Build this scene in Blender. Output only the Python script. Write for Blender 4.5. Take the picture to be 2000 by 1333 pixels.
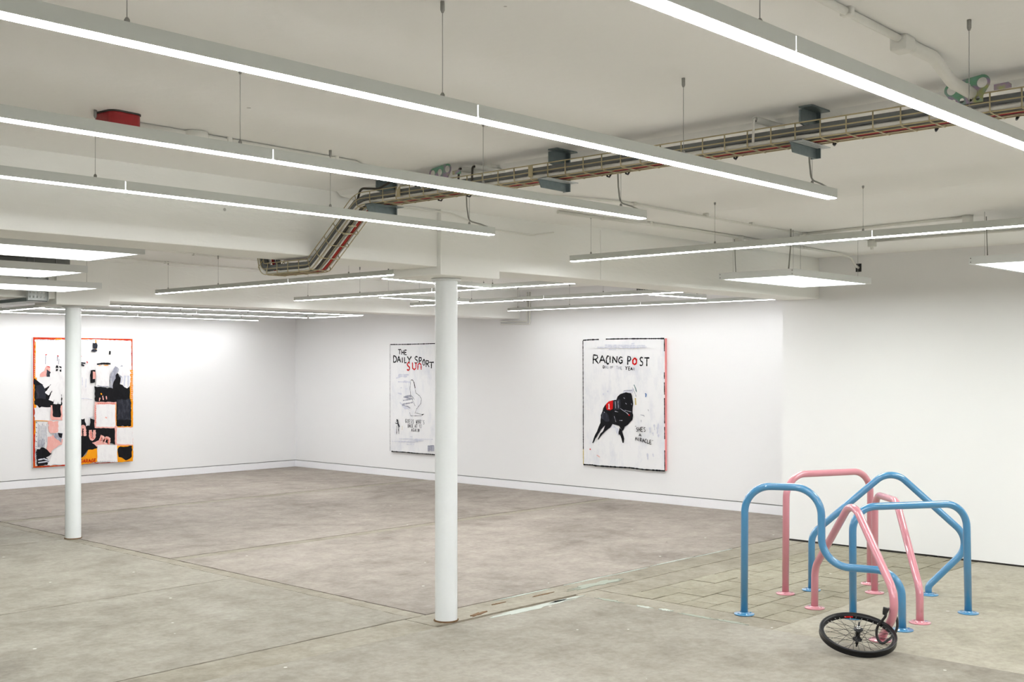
import bpy, bmesh, math, random
from mathutils import Vector, Matrix

for o in list(bpy.data.objects):
    bpy.data.objects.remove(o, do_unlink=True)
scn = bpy.context.scene
COL = scn.collection
random.seed(7)

# ------------------------------------------------------------------ camera, world, exposure
HEAD = math.atan2(2090, 2240)            # heading between the room's two axes
cam_d = bpy.data.cameras.new('camera')
cam = bpy.data.objects.new('camera', cam_d)
COL.objects.link(cam)
cam.location = (0, 0, 1.6)
cam.rotation_euler = (math.pi / 2, 0, HEAD - math.pi / 2)
cam_d.sensor_width = 36
cam_d.lens = 2240 / 2000 * 36
cam_d.shift_y = 0.02275
cam_d.clip_start = 0.05
scn.camera = cam

world = bpy.data.worlds.new('world')
scn.world = world
world.use_nodes = True
world.node_tree.nodes['Background'].inputs[0].default_value = (0, 0, 0, 1)
world.node_tree.nodes['Background'].inputs[1].default_value = 0.0

scn.view_settings.view_transform = 'Standard'
scn.view_settings.look = 'None'
scn.view_settings.gamma = 1
scn.view_settings.use_curve_mapping = False
scn.view_settings.exposure = 0.86

LIN_E = 34.0       # linear light diffuser
PAN_E = 7.0        # square panel diffuser

# ------------------------------------------------------------------ materials
def srgb(r, g, b):
    f = lambda c: (c / 255 / 12.92) if c / 255 <= 0.04045 else ((c / 255 + 0.055) / 1.055) ** 2.4
    return (f(r), f(g), f(b), 1)

def new_mat(name):
    m = bpy.data.materials.new(name)
    m.use_nodes = True
    nt = m.node_tree
    return m, nt, nt.nodes['Principled BSDF']

def N(nt, t, **kw):
    n = nt.nodes.new(t)
    for k, v in kw.items():
        setattr(n, k, v)
    return n

def simple(name, col, rough=0.5, metal=0.0, var=0.06, scale=40, bump=0.0, coat=0.0, spec=None):
    m, nt, b = new_mat(name)
    geo = N(nt, 'ShaderNodeNewGeometry')
    no = N(nt, 'ShaderNodeTexNoise'); no.inputs['Scale'].default_value = scale; no.inputs['Detail'].default_value = 4
    nt.links.new(geo.outputs['Position'], no.inputs['Vector'])
    mx = N(nt, 'ShaderNodeMix', data_type='RGBA')
    mx.inputs['A'].default_value = tuple(min(1, c * (1 - var)) for c in col[:3]) + (1,)
    mx.inputs['B'].default_value = tuple(min(1, c * (1 + var)) for c in col[:3]) + (1,)
    nt.links.new(no.outputs['Fac'], mx.inputs['Factor'])
    nt.links.new(mx.outputs['Result'], b.inputs['Base Color'])
    b.inputs['Roughness'].default_value = rough
    b.inputs['Metallic'].default_value = metal
    b.inputs['Coat Weight'].default_value = coat
    b.inputs['Coat IOR'].default_value = 1.65
    if spec is not None:
        b.inputs['Specular IOR Level'].default_value = spec
    if bump:
        bp = N(nt, 'ShaderNodeBump'); bp.inputs['Strength'].default_value = bump; bp.inputs['Distance'].default_value = 0.004
        nt.links.new(no.outputs['Fac'], bp.inputs['Height'])
        nt.links.new(bp.outputs['Normal'], b.inputs['Normal'])
    return m

def emis(name, col, strength):
    m, nt, b = new_mat(name)
    b.inputs['Base Color'].default_value = (0.9, 0.9, 0.9, 1)
    b.inputs['Emission Color'].default_value = col
    b.inputs['Emission Strength'].default_value = strength
    return m

def plaster(name, col, stain=0.05, bump=0.25, pits=True):
    """painted rough concrete: large soft tone changes, small pits"""
    m, nt, b = new_mat(name)
    geo = N(nt, 'ShaderNodeNewGeometry')
    n1 = N(nt, 'ShaderNodeTexNoise'); n1.inputs['Scale'].default_value = 1.3; n1.inputs['Detail'].default_value = 5
    n2 = N(nt, 'ShaderNodeTexNoise'); n2.inputs['Scale'].default_value = 14; n2.inputs['Detail'].default_value = 6
    mp = N(nt, 'ShaderNodeMapping'); mp.inputs['Scale'].default_value = (1, 1, 3)
    nt.links.new(geo.outputs['Position'], mp.inputs['Vector'])
    nt.links.new(geo.outputs['Position'], n1.inputs['Vector'])
    nt.links.new(mp.outputs['Vector'], n2.inputs['Vector'])
    mx = N(nt, 'ShaderNodeMix', data_type='RGBA')
    mx.inputs['A'].default_value = tuple(c * (1 - stain) for c in col[:3]) + (1,)
    mx.inputs['B'].default_value = col
    nt.links.new(n1.outputs['Fac'], mx.inputs['Factor'])
    vo = N(nt, 'ShaderNodeTexVoronoi'); vo.inputs['Scale'].default_value = 2.6; vo.inputs['Randomness'].default_value = 1
    nt.links.new(geo.outputs['Position'], vo.inputs['Vector'])
    lt = N(nt, 'ShaderNodeMath', operation='LESS_THAN'); lt.inputs[1].default_value = 0.022
    nt.links.new(vo.outputs['Distance'], lt.inputs[0])
    pm = N(nt, 'ShaderNodeMix', data_type='RGBA')
    pm.inputs['B'].default_value = (0.2, 0.19, 0.17, 1)
    sc = N(nt, 'ShaderNodeMath', operation='MULTIPLY'); sc.inputs[1].default_value = 0.55 if pits else 0.0
    nt.links.new(lt.outputs[0], sc.inputs[0])
    nt.links.new(sc.outputs[0], pm.inputs['Factor'])
    nt.links.new(mx.outputs['Result'], pm.inputs['A'])
    nt.links.new(pm.outputs['Result'], b.inputs['Base Color'])
    b.inputs['Roughness'].default_value = 0.75
    bp = N(nt, 'ShaderNodeBump'); bp.inputs['Strength'].default_value = bump; bp.inputs['Distance'].default_value = 0.01
    nt.links.new(n2.outputs['Fac'], bp.inputs['Height'])
    nt.links.new(bp.outputs['Normal'], b.inputs['Normal'])
    return m

def concrete(name, c0, c1, c2, fleck=True, seed=0.0, stretch=(1, 1, 1)):
    """worn bare concrete floor"""
    m, nt, b = new_mat(name)
    geo = N(nt, 'ShaderNodeNewGeometry')
    mp = N(nt, 'ShaderNodeMapping'); mp.inputs['Location'].default_value = (seed, seed * 1.7, 0)
    mp.inputs['Scale'].default_value = stretch
    nt.links.new(geo.outputs['Position'], mp.inputs['Vector'])
    big = N(nt, 'ShaderNodeTexNoise'); big.inputs['Scale'].default_value = 0.75; big.inputs['Detail'].default_value = 8
    big.inputs['Roughness'].default_value = 0.62; big.inputs['Distortion'].default_value = 0.6
    fine = N(nt, 'ShaderNodeTexNoise'); fine.inputs['Scale'].default_value = 22; fine.inputs['Detail'].default_value = 8
    fine.inputs['Roughness'].default_value = 0.7
    mid = N(nt, 'ShaderNodeTexNoise'); mid.inputs['Scale'].default_value = 4.2; mid.inputs['Detail'].default_value = 9
    mid.inputs['Roughness'].default_value = 0.7
    for n in (big, fine, mid):
        nt.links.new(mp.outputs['Vector'], n.inputs['Vector'])
    r1 = N(nt, 'ShaderNodeValToRGB')
    e = r1.color_ramp.elements
    e[0].position = 0.37; e[0].color = c0
    e[1].position = 0.64; e[1].color = c2
    k = r1.color_ramp.elements.new(0.5); k.color = c1
    add = N(nt, 'ShaderNodeMath', operation='MULTIPLY_ADD'); add.inputs[1].default_value = 0.5
    nt.links.new(mid.outputs['Fac'], add.inputs[0])
    hb = N(nt, 'ShaderNodeMath', operation='MULTIPLY'); hb.inputs[1].default_value = 0.5
    nt.links.new(big.outputs['Fac'], hb.inputs[0])
    nt.links.new(hb.outputs[0], add.inputs[2])
    nt.links.new(add.outputs[0], r1.inputs['Fac'])
    mul = N(nt, 'ShaderNodeMix', data_type='RGBA', blend_type='MULTIPLY'); mul.inputs['Factor'].default_value = 0.8
    r2 = N(nt, 'ShaderNodeValToRGB')
    r2.color_ramp.elements[0].position = 0.3; r2.color_ramp.elements[0].color = (0.72, 0.71, 0.69, 1)
    r2.color_ramp.elements[1].position = 0.6; r2.color_ramp.elements[1].color = (1, 1, 1, 1)
    nt.links.new(fine.outputs['Fac'], r2.inputs['Fac'])
    nt.links.new(r1.outputs['Color'], mul.inputs['A']); nt.links.new(r2.outputs['Color'], mul.inputs['B'])
    out = mul.outputs['Result']
    if fleck:
        vo = N(nt, 'ShaderNodeTexVoronoi'); vo.inputs['Scale'].default_value = 3.1
        nt.links.new(mp.outputs['Vector'], vo.inputs['Vector'])
        lt = N(nt, 'ShaderNodeMath', operation='LESS_THAN'); lt.inputs[1].default_value = 0.035
        nt.links.new(vo.outputs['Distance'], lt.inputs[0])
        fm = N(nt, 'ShaderNodeMix', data_type='RGBA'); fm.inputs['B'].default_value = srgb(205, 203, 196)
        nt.links.new(out, fm.inputs['A']); nt.links.new(lt.outputs[0], fm.inputs['Factor'])
        vo2 = N(nt, 'ShaderNodeTexVoronoi'); vo2.inputs['Scale'].default_value = 1.7
        nt.links.new(mp.outputs['Vector'], vo2.inputs['Vector'])
        lt2 = N(nt, 'ShaderNodeMath', operation='LESS_THAN'); lt2.inputs[1].default_value = 0.02
        nt.links.new(vo2.outputs['Distance'], lt2.inputs[0])
        fm2 = N(nt, 'ShaderNodeMix', data_type='RGBA'); fm2.inputs['B'].default_value = srgb(70, 62, 52)
        nt.links.new(fm.outputs['Result'], fm2.inputs['A']); nt.links.new(lt2.outputs[0], fm2.inputs['Factor'])
        out = fm2.outputs['Result']
    nt.links.new(out, b.inputs['Base Color'])
    b.inputs['Roughness'].default_value = 0.7
    b.inputs['Specular IOR Level'].default_value = 0.35
    bp = N(nt, 'ShaderNodeBump'); bp.inputs['Strength'].default_value = 0.35; bp.inputs['Distance'].default_value = 0.01
    nt.links.new(mid.outputs['Fac'], bp.inputs['Height'])
    nt.links.new(bp.outputs['Normal'], b.inputs['Normal'])
    return m

M = {}
M['wall'] = plaster('wall_paint', (0.85, 0.85, 0.85, 1), 0.012, 0.03, pits=False)
M['ceil'] = plaster('ceiling_paint', (0.93, 0.93, 0.905, 1), 0.04, 0.22)
M['beam'] = plaster('beam_paint', (0.93, 0.935, 0.90, 1), 0.04, 0.22)
M['base'] = simple('baseboard_paint', (0.88, 0.88, 0.90, 1), 0.5, var=0.02)
M['gap'] = simple('dark_shadow_gap', (0.06, 0.055, 0.05, 1), 0.9)
M['gap2'] = simple('grey_shadow_gap', (0.30, 0.30, 0.30, 1), 0.9)
M['column'] = simple('column_gloss_paint', (0.80, 0.83, 0.835, 1), 0.28, var=0.02, scale=9, bump=0.06)
M['subfloor'] = simple('joint_dirt', srgb(124, 113, 95), 0.95, var=0.3, scale=8)
M['floor_near'] = concrete('concrete_near', srgb(127, 120, 109), srgb(150, 144, 132), srgb(166, 161, 151), seed=3.1)  # slightly greener hue puts the tint of the near light into the concrete
M['floor_right'] = concrete('concrete_right', srgb(144, 138, 123), srgb(166, 160, 145), srgb(180, 175, 161), seed=6.2)
M['floor_far'] = concrete('concrete_far', srgb(124, 115, 107), srgb(151, 142, 133), srgb(170, 161, 152), seed=8.4)  # browner hue than the near slabs, light colour of the far bay painted in
M['floor_strip'] = concrete('concrete_strip', srgb(124, 117, 103), srgb(148, 141, 126), srgb(164, 158, 144), seed=1.3)
M['paver'] = concrete('paver_stone', srgb(134, 128, 110), srgb(152, 146, 128), srgb(166, 161, 144), seed=5.5)
M['white_paint_floor'] = simple('old_white_floor_paint', srgb(184, 190, 182), 0.7, var=0.15, scale=30)
M['green_paint_floor'] = simple('old_pale_green_floor_paint', srgb(150, 155, 143), 0.7, var=0.12, scale=25)
M['rust'] = simple('rust_stain', srgb(118, 90, 62), 0.9, var=0.3, scale=60)
M['alu'] = simple('white_aluminium', srgb(205, 209, 204), 0.42, 0.0, var=0.02)
M['lamp_on'] = emis('linear_diffuser_lit', (0.975, 0.985, 1.0, 1), LIN_E)
M['panel_on'] = emis('panel_diffuser_lit', (0.955, 1.0, 0.965, 1), PAN_E)
M['lamp_wash'] = emis('linear_diffuser_lit_dimmed', (0.975, 0.985, 1.0, 1), LIN_E * 0.45)
M['lamp_wash_back'] = emis('linear_diffuser_lit_part_dimmed', (0.975, 0.985, 1.0, 1), LIN_E * 0.72)
M['leak'] = emis('light_leak_at_joint', (0.975, 0.985, 1.0, 1), 0.9)
M['steel'] = simple('steel_wire', (0.42, 0.42, 0.41, 1), 0.45, 0.5)
M['fitting'] = simple('grey_fitting', (0.33, 0.33, 0.31, 1), 0.45, 0.4)
M['cable_clear'] = simple('grey_flex', srgb(150, 150, 142), 0.4)
M['panel_rim'] = simple('panel_rim_white', srgb(226, 229, 228), 0.45, var=0.02)
M['conduit'] = simple('painted_conduit', (0.76, 0.76, 0.71, 1), 0.55, var=0.03)
M['galv'] = simple('galvanised_steel', srgb(120, 132, 134), 0.45, 0.55, var=0.2, scale=55)
M['galv_light'] = simple('bright_galvanised_steel', srgb(200, 205, 205), 0.4, 0.3, var=0.1, scale=55)
M['galv_dark'] = simple('dull_dark_steel', srgb(118, 120, 118), 0.6, 0.3, var=0.2, scale=30)
M['basket'] = simple('yellow_zinc_wire', srgb(184, 172, 138), 0.4, 0.45, var=0.12)
M['zinc'] = None
M['c_grey'] = simple('grey_cable_sheath', srgb(112, 115, 116), 0.5)
M['c_white'] = simple('white_cable_sheath', srgb(222, 220, 214), 0.45)
M['c_black'] = simple('dark_cable_sheath', srgb(66, 62, 56), 0.5)
M['c_red'] = simple('red_cable_sheath', srgb(168, 42, 34), 0.4)
M['c_purple'] = simple('purple_cable_sheath', srgb(92, 62, 120), 0.4)
M['c_tag'] = simple('cable_tag_paper', srgb(205, 200, 170), 0.6, var=0.12, scale=90)
M['black'] = simple('black_plastic', (0.012, 0.012, 0.013, 1), 0.4)
M['redbox'] = simple('red_plastic_wrap', srgb(150, 24, 30), 0.35, var=0.3, scale=35, bump=0.3)
M['blue'] = simple('blue_powder_coat', srgb(60, 134, 180), 0.3, var=0.02, coat=1.0)
M['pink'] = simple('pink_powder_coat', srgb(212, 138, 150), 0.3, var=0.02, coat=1.0)
M['bolt'] = simple('bolt_head', (0.5, 0.5, 0.5, 1), 0.35, 0.7)
M['rim'] = simple('black_anodised_rim', (0.006, 0.006, 0.007, 1), 0.3, 0.0, var=0.1, spec=0.3)
M['spoke'] = simple('black_spoke', (0.015, 0.014, 0.013, 1), 0.4, 0.3)
M['chrome'] = simple('chrome', (0.75, 0.75, 0.75, 1), 0.2, 0.9)
M['lockcable'] = simple('black_vinyl', (0.018, 0.018, 0.018, 1), 0.45)

def zinc_mat():
    m, nt, b = new_mat('iridescent_zinc')
    geo = N(nt, 'ShaderNodeNewGeometry')
    no = N(nt, 'ShaderNodeTexNoise'); no.inputs['Scale'].default_value = 14; no.inputs['Detail'].default_value = 3
    nt.links.new(geo.outputs['Position'], no.inputs['Vector'])
    r = N(nt, 'ShaderNodeValToRGB')
    cs = [(0.25, srgb(120, 160, 150)), (0.42, srgb(110, 160, 130)), (0.52, srgb(160, 140, 170)), (0.64, srgb(170, 175, 120)), (0.8, srgb(110, 150, 165))]
    r.color_ramp.elements[0].position, r.color_ramp.elements[0].color = cs[0]
    r.color_ramp.elements[1].position, r.color_ramp.elements[1].color = cs[-1]
    for p, c in cs[1:-1]:
        k = r.color_ramp.elements.new(p); k.color = c
    nt.links.new(no.outputs['Fac'], r.inputs['Fac'])
    nt.links.new(r.outputs['Color'], b.inputs['Base Color'])
    b.inputs['Metallic'].default_value = 0.5; b.inputs['Roughness'].default_value = 0.35
    return m
M['zinc'] = zinc_mat()

def canvas_mat(name, base, tint, amt=0.5, scale=7):
    m, nt, b = new_mat(name)
    tc = N(nt, 'ShaderNodeTexCoord')
    n1 = N(nt, 'ShaderNodeTexNoise'); n1.inputs['Scale'].default_value = scale; n1.inputs['Detail'].default_value = 9
    n1.inputs['Roughness'].default_value = 0.7
    mp = N(nt, 'ShaderNodeMapping'); mp.inputs['Scale'].default_value = (1, 1, 0.45)
    nt.links.new(tc.outputs['Object'], mp.inputs['Vector'])
    nt.links.new(mp.outputs['Vector'], n1.inputs['Vector'])
    r = N(nt, 'ShaderNodeValToRGB')
    r.color_ramp.elements[0].position = 0.48; r.color_ramp.elements[0].color = base
    r.color_ramp.elements[1].position = 0.75
    r.color_ramp.elements[1].color = tuple(base[i] * (1 - amt) + tint[i] * amt for i in range(3)) + (1,)
    nt.links.new(n1.outputs['Fac'], r.inputs['Fac'])
    nt.links.new(r.outputs['Color'], b.inputs['Base Color'])
    b.inputs['Roughness'].default_value = 0.6
    b.inputs['Specular IOR Level'].default_value = 0.15
    bp = N(nt, 'ShaderNodeBump'); bp.inputs['Strength'].default_value = 0.2; bp.inputs['Distance'].default_value = 0.003
    nt.links.new(n1.outputs['Fac'], bp.inputs['Height'])
    nt.links.new(bp.outputs['Normal'], b.inputs['Normal'])
    return m
M['cv_white'] = canvas_mat('painted_white', (0.82, 0.82, 0.825, 1), srgb(190, 195, 210), 0.5)
M['pt_white'] = canvas_mat('paint_white', (0.84, 0.83, 0.83, 1), srgb(205, 200, 205), 0.5, 16)
M['pt_black'] = canvas_mat('paint_black', (0.006, 0.006, 0.008, 1), srgb(38, 38, 46), 0.5, 18)
M['pt_grey'] = canvas_mat('paint_grey', srgb(150, 152, 165), srgb(225, 225, 230), 0.8, 22)
M['pt_pale'] = canvas_mat('paint_pale_grey', srgb(205, 207, 218), srgb(235, 235, 240), 0.9, 20)
M['pt_slate'] = canvas_mat('paint_slate', srgb(40, 42, 50), srgb(88, 90, 102), 0.6, 18)
M['pt_orange'] = canvas_mat('paint_orange', srgb(240, 158, 20), srgb(220, 90, 20), 0.4, 14)
M['pt_redorange'] = canvas_mat('paint_red_orange', srgb(192, 42, 14), srgb(236, 130, 24), 0.7, 12)
M['pt_red'] = canvas_mat('paint_red', srgb(205, 22, 22), srgb(170, 10, 14), 0.6, 30)
M['pt_pink'] = canvas_mat('paint_pink', srgb(232, 170, 160), srgb(240, 205, 200), 0.8, 16)
M['pt_sidepink'] = simple('paint_canvas_edge_pink', srgb(245, 150, 150), 0.6)
M['pt_ochre'] = simple('paint_ochre', srgb(200, 180, 110), 0.6)
M['pt_teal'] = simple('paint_teal', srgb(40, 100, 100), 0.6)
M['pt_blue'] = simple('paint_blue', srgb(50, 110, 175), 0.6)

# ------------------------------------------------------------------ mesh helpers
class MB:
    def __init__(self):
        self.v = []; self.f = []; self.smooth = []
    def add(self, vs, fs, smooth=False):
        o = len(self.v)
        self.v += [tuple(p) for p in vs]
        self.f += [tuple(o + i for i in f) for f in fs]
        self.smooth += [smooth] * len(fs)
        return self
    def box(self, a, b):
        x0, y0, z0 = a; x1, y1, z1 = b
        vs = [(x0, y0, z0), (x1, y0, z0), (x1, y1, z0), (x0, y1, z0), (x0, y0, z1), (x1, y0, z1), (x1, y1, z1), (x0, y1, z1)]
        fs = [(3, 2, 1, 0), (4, 5, 6, 7), (0, 1, 5, 4), (1, 2, 6, 5), (2, 3, 7, 6), (3, 0, 4, 7)]
        return self.add(vs, fs)
    def tube(self, pts, r, n=8, closed=False, cap=True, radii=None):
        pts = [Vector(p) for p in pts]
        m = len(pts)
        tang = []
        for i in range(m):
            if closed:
                t = pts[(i + 1) % m] - pts[(i - 1) % m]
            else:
                t = pts[min(i + 1, m - 1)] - pts[max(i - 1, 0)]
            tang.append(t.normalized())
        t0 = tang[0]
        ref = Vector((0, 0, 1)) if abs(t0.z) < 0.9 else Vector((1, 0, 0))
        nrm = (ref - t0 * ref.dot(t0)).normalized()
        vs = []
        for i in range(m):
            t = tang[i]
            nrm = (nrm - t * nrm.dot(t)).normalized()
            bi = t.cross(nrm)
            rr = radii[i] if radii else r
            for k in range(n):
                a = 2 * math.pi * k / n
                vs.append(pts[i] + (nrm * math.cos(a) + bi * math.sin(a)) * rr)
        fs = []
        for i in range(m - 1 + (1 if closed else 0)):
            j = (i + 1) % m
            for k in range(n):
                fs.append((i * n + k, i * n + (k + 1) % n, j * n + (k + 1) % n, j * n + k))
        self.add(vs, fs, True)
        if cap and not closed:
            o = len(self.v) - len(vs)
            self.f.append(tuple(o + k for k in reversed(range(n)))); self.smooth.append(False)
            self.f.append(tuple(o + (m - 1) * n + k for k in range(n))); self.smooth.append(False)
        return self
    def lathe(self, prof, n=24, origin=(0, 0, 0)):
        """profile of (radius, z) turned about the vertical axis"""
        vs = []; fs = []
        for r, z in prof:
            for k in range(n):
                a = 2 * math.pi * k / n
                vs.append((origin[0] + r * math.cos(a), origin[1] + r * math.sin(a), origin[2] + z))
        for i in range(len(prof) - 1):
            for k in range(n):
                fs.append((i * n + k, i * n + (k + 1) % n, (i + 1) * n + (k + 1) % n, (i + 1) * n + k))
        self.add(vs, fs, True)
        return self
    def prism(self, poly, axis, lo, hi):
        """extrude a 2D polygon along axis 'x', 'y' or 'z'"""
        def P(p, h):
            a, b = p
            return {'x': (h, a, b), 'y': (a, h, b), 'z': (a, b, h)}[axis]
        n = len(poly)
        vs = [P(p, lo) for p in poly] + [P(p, hi) for p in poly]
        fs = [tuple(reversed(range(n))), tuple(range(n, 2 * n))]
        fs += [(k, (k + 1) % n, n + (k + 1) % n, n + k) for k in range(n)]
        return self.add(vs, fs)
    def build(self, name, mat, parent=None, recalc=True):
        me = bpy.data.meshes.new(name)
        me.from_pydata(self.v, [], self.f)
        me.update()
        for p, s in zip(me.polygons, self.smooth):
            p.use_smooth = s
        if recalc:
            bm = bmesh.new(); bm.from_mesh(me)
            bmesh.ops.recalc_face_normals(bm, faces=bm.faces)
            bm.to_mesh(me); bm.free()
        me.materials.append(M[mat] if isinstance(mat, str) else mat)
        o = bpy.data.objects.new(name, me)
        COL.objects.link(o)
        if parent is not None:
            o.parent = parent
        return o

def tag(o, label=None, cat=None, group=None, kind=None):
    if label: o['label'] = label
    if cat: o['category'] = cat
    if group: o['group'] = group
    if kind: o['kind'] = kind
    return o

def thing(name, label, cat, loc=(0, 0, 0), rotz=0, group=None):
    o = bpy.data.objects.new(name, None)
    COL.objects.link(o)
    o.empty_display_size = 0.05
    o.location = loc; o.rotation_euler = (0, 0, rotz)
    return tag(o, label, cat, group)

def copy_part(src, parent, loc=None, rot=None):
    c = src.copy(); COL.objects.link(c); c.parent = parent
    if loc is not None: c.location = loc
    if rot is not None: c.rotation_euler = rot
    return c

def bevel(o, w=0.004, seg=2):
    bm = bmesh.new(); bm.from_mesh(o.data)
    bmesh.ops.bevel(bm, geom=bm.edges[:], offset=w, segments=seg, affect='EDGES', profile=0.6)
    bm.to_mesh(o.data); bm.free()
    return o

def fillet(pts, rads, seg=10):
    """round the corners of a polyline"""
    pts = [Vector(p) for p in pts]
    out = [pts[0]]
    for i in range(1, len(pts) - 1):
        a, b, c = pts[i - 1], pts[i], pts[i + 1]
        u = (a - b).normalized(); w = (c - b).normalized()
        ang = u.angle(w)
        r = rads[i - 1] if isinstance(rads, (list, tuple)) else rads
        if ang > 3.1 or r <= 0:
            out.append(b); continue
        d = r / math.tan(ang / 2)
        d = min(d, (a - b).length * 0.97, (c - b).length * 0.97)
        r = d * math.tan(ang / 2)
        ctr = b + (u + w).normalized() * (r / math.sin(ang / 2))
        s = b + u * d - ctr; e = b + w * d - ctr
        tot = s.angle(e)
        ax = s.cross(e).normalized()
        for k in range(seg + 1):
            out.append(ctr + Matrix.Rotation(tot * k / seg, 3, ax) @ s)
    out.append(pts[-1])
    return out

# ------------------------------------------------------------------ the room
ZC = 2.55
X0, Y0 = -4.0, -5.0
XN, XF, YB = 9.35, 10.82, 14.73
NIB = 5.34            # the near right wall ends here
CY = (5.19, 10.15)    # column lines
CX = 4.96

# floor: joint bed with slabs, strips and pavers on it
fl = MB().box((X0 - .1, Y0 - .1, -0.16), (XF + .1, YB + .1, -0.012)).build('floor', 'subfloor')
tag(fl, kind='structure')
def slab(x0, x1, y0, y1, mat, name='slab', g=0.005, z=0.0, jag=0.0):
    b = MB()
    if name == 'edge_strip': z = -0.002
    def edge(p, q, n):
        return [(p[0] + (q[0] - p[0]) * k / n, p[1] + (q[1] - p[1]) * k / n) for k in range(n)]
    x0 += g; x1 -= g; y0 += g; y1 -= g
    if jag:
        poly = []
        cs = [(x0, y0), (x1, y0), (x1, y1), (x0, y1)]
        for i in range(4):
            p, q = cs[i], cs[(i + 1) % 4]
            L = math.hypot(q[0] - p[0], q[1] - p[1])
            n = max(2, int(L / 0.07))
            poly += [(a + random.uniform(-jag, jag), c + random.uniform(-jag, jag)) for a, c in edge(p, q, n)]
    else:
        poly = [(x0, y0), (x1, y0), (x1, y1), (x0, y1)]
    b.prism(poly, 'z', -0.03, z)
    o = b.build(name, mat, fl)
    return o
J = 0.004
slab(X0, 4.86, 5.40, 7.37, 'floor_near', jag=J)
slab(X0, 4.86, 7.37, 10.15, 'floor_near', jag=J)
slab(X0, 4.86, 10.15, YB, 'floor_near', jag=J)
slab(4.86, 4.98, 5.40, YB, 'floor_strip', 'edge_strip', jag=J)
slab(4.98, XF, 5.40, 8.37, 'floor_far', jag=J)
slab(4.98, XF, 8.37, 8.50, 'floor_strip', 'edge_strip', jag=J)
slab(4.98, XF, 8.50, 11.62, 'floor_far', jag=J)
slab(4.98, XF, 11.62, 11.77, 'floor_strip', 'edge_strip', jag=J)
slab(4.98, XF, 11.77, YB, 'floor_far', jag=J)
slab(X0, 4.80, 5.08, 5.40, 'floor_strip', 'edge_strip', jag=J)
slab(4.80, XN + .0, 5.12, 5.40, 'floor_strip', 'edge_strip', jag=J)
slab(X0, 6.12, Y0, 3.3, 'floor_near', g=0.0)
slab(X0, 6.12, 3.3, 5.08, 'floor_near', g=0.0)
slab(6.12, 6.36, 3.57, 5.12, 'floor_strip', 'edge_strip', jag=J)
slab(6.36, XN, 4.84, 5.12, 'floor_strip', 'edge_strip', jag=J)
slab(6.12, XN, Y0, 3.57, 'floor_right', g=0.001, jag=0.002)
slab(XN, XF, NIB, 5.40, 'floor_strip', 'edge_strip')
# pavers in staggered courses beside the racks
cw, pl = 0.2117, 0.31
for r in range(6):
    y0 = 3.57 + r * cw
    x = 6.36 - (0.155 if r % 2 else 0.0)
    while x < XN - 0.02:
        a, b_ = max(x, 6.36), min(x + pl, XN)
        if b_ - a > 0.03:
            dz = random.uniform(-0.0025, 0.001)
            o = slab(a, b_, y0, y0 + cw, 'paver', 'paver', g=0.0038, z=dz, jag=0.0025)
        x += pl
# old paint and stains lying on the slabs
def patch(cx, cy, lx, ly, rot, mat, name, z=0.0012, n=28, rough=0.35):
    pts = []
    for k in range(n):
        a = 2 * math.pi * k / n
        q = 1 + random.uniform(-rough, rough)
        px, py = lx * math.cos(a) * q, ly * math.sin(a) * q
        pts.append((cx + px * math.cos(rot) - py * math.sin(rot), cy + px * math.sin(rot) + py * math.cos(rot)))
    b = MB().prism(pts, 'z', -0.002, z)
    return b.build(name, mat, fl)
patch(5.62, 5.03, 0.36, 0.035, 0.0, 'white_paint_floor', 'paint_patch', z=0.0016)
patch(5.95, 5.05, 0.16, 0.018, 0.0, 'white_paint_floor', 'paint_patch', z=0.0016)
for cx, cy, l in ((6.13, 4.82, 0.10), (6.12, 4.52, 0.06), (6.14, 4.36, 0.05), (6.12, 4.1, 0.12), (6.13, 3.86, 0.1)):
    patch(cx, cy, 0.022, l, 0.0, 'white_paint_floor' if l < .08 else 'green_paint_floor', 'paint_patch', z=0.0018)
for x in (5.9, 6.6, 7.1, 7.7, 8.3):
    patch(x, 5.385 + random.uniform(-.01, .01), 0.26, 0.008, 0, 'white_paint_floor', 'paint_patch', z=0.0018)
patch(6.55, 5.24, 0.3, 0.045, 0, 'green_paint_floor', 'paint_patch', z=0.0014)
patch(5.22, 5.17, 0.08, 0.018, 0.2, 'rust', 'rust_stain', z=0.0016, rough=.5)
patch(5.55, 5.30, 0.05, 0.008, 0.0, 'rust', 'rust_stain', z=0.0016, rough=.5)
patch(5.98, 5.28, 0.09, 0.008, 0.0, 'rust', 'rust_stain', z=0.0016, rough=.5)

# walls
def wall(name, a, b, mat='wall'):
    return tag(MB().box(a, b).build(name, mat), kind='structure')
wb = wall('wall_back', (X0 - .2, YB, 0.107), (XF + .2, YB + .2, ZC + .1))
wr = wall('wall_right_far', (XF, NIB, 0.107), (XF + .2, YB + .02, ZC + .1))
wn = wall('wall_right_near', (XN, Y0 - .2, 0.014), (XF + .02, NIB, ZC + .1))
MB().box((XN + .012, Y0, -0.01), (XF, NIB - .005, 0.02)).build('shadow_gap', 'gap', wn)
MB().box((XN + .012, 3.9, 0.0), (XN + .02, 3.95, 0.014)).build('packer', 'alu', wn)
wall('wall_left', (X0 - .2, Y0 - .2, 0), (X0, YB + .2, ZC + .1))
wall('wall_front', (X0 - .2, Y0 - .2, 0), (XN + .1, Y0, ZC + .1))
bb = tag(MB().box((X0, YB + .002, -.01), (XF + .05, YB + .05, 0.097)).build('baseboard_back', 'base'), kind='structure')
MB().box((X0, YB + .03, .09), (XF + .05, YB + .06, .112)).build('shadow_gap', 'gap2', bb)
bb = tag(MB().box((XF + .002, NIB, -.01), (XF + .05, YB + .03, 0.097)).build('baseboard_right', 'base'), kind='structure')
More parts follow.
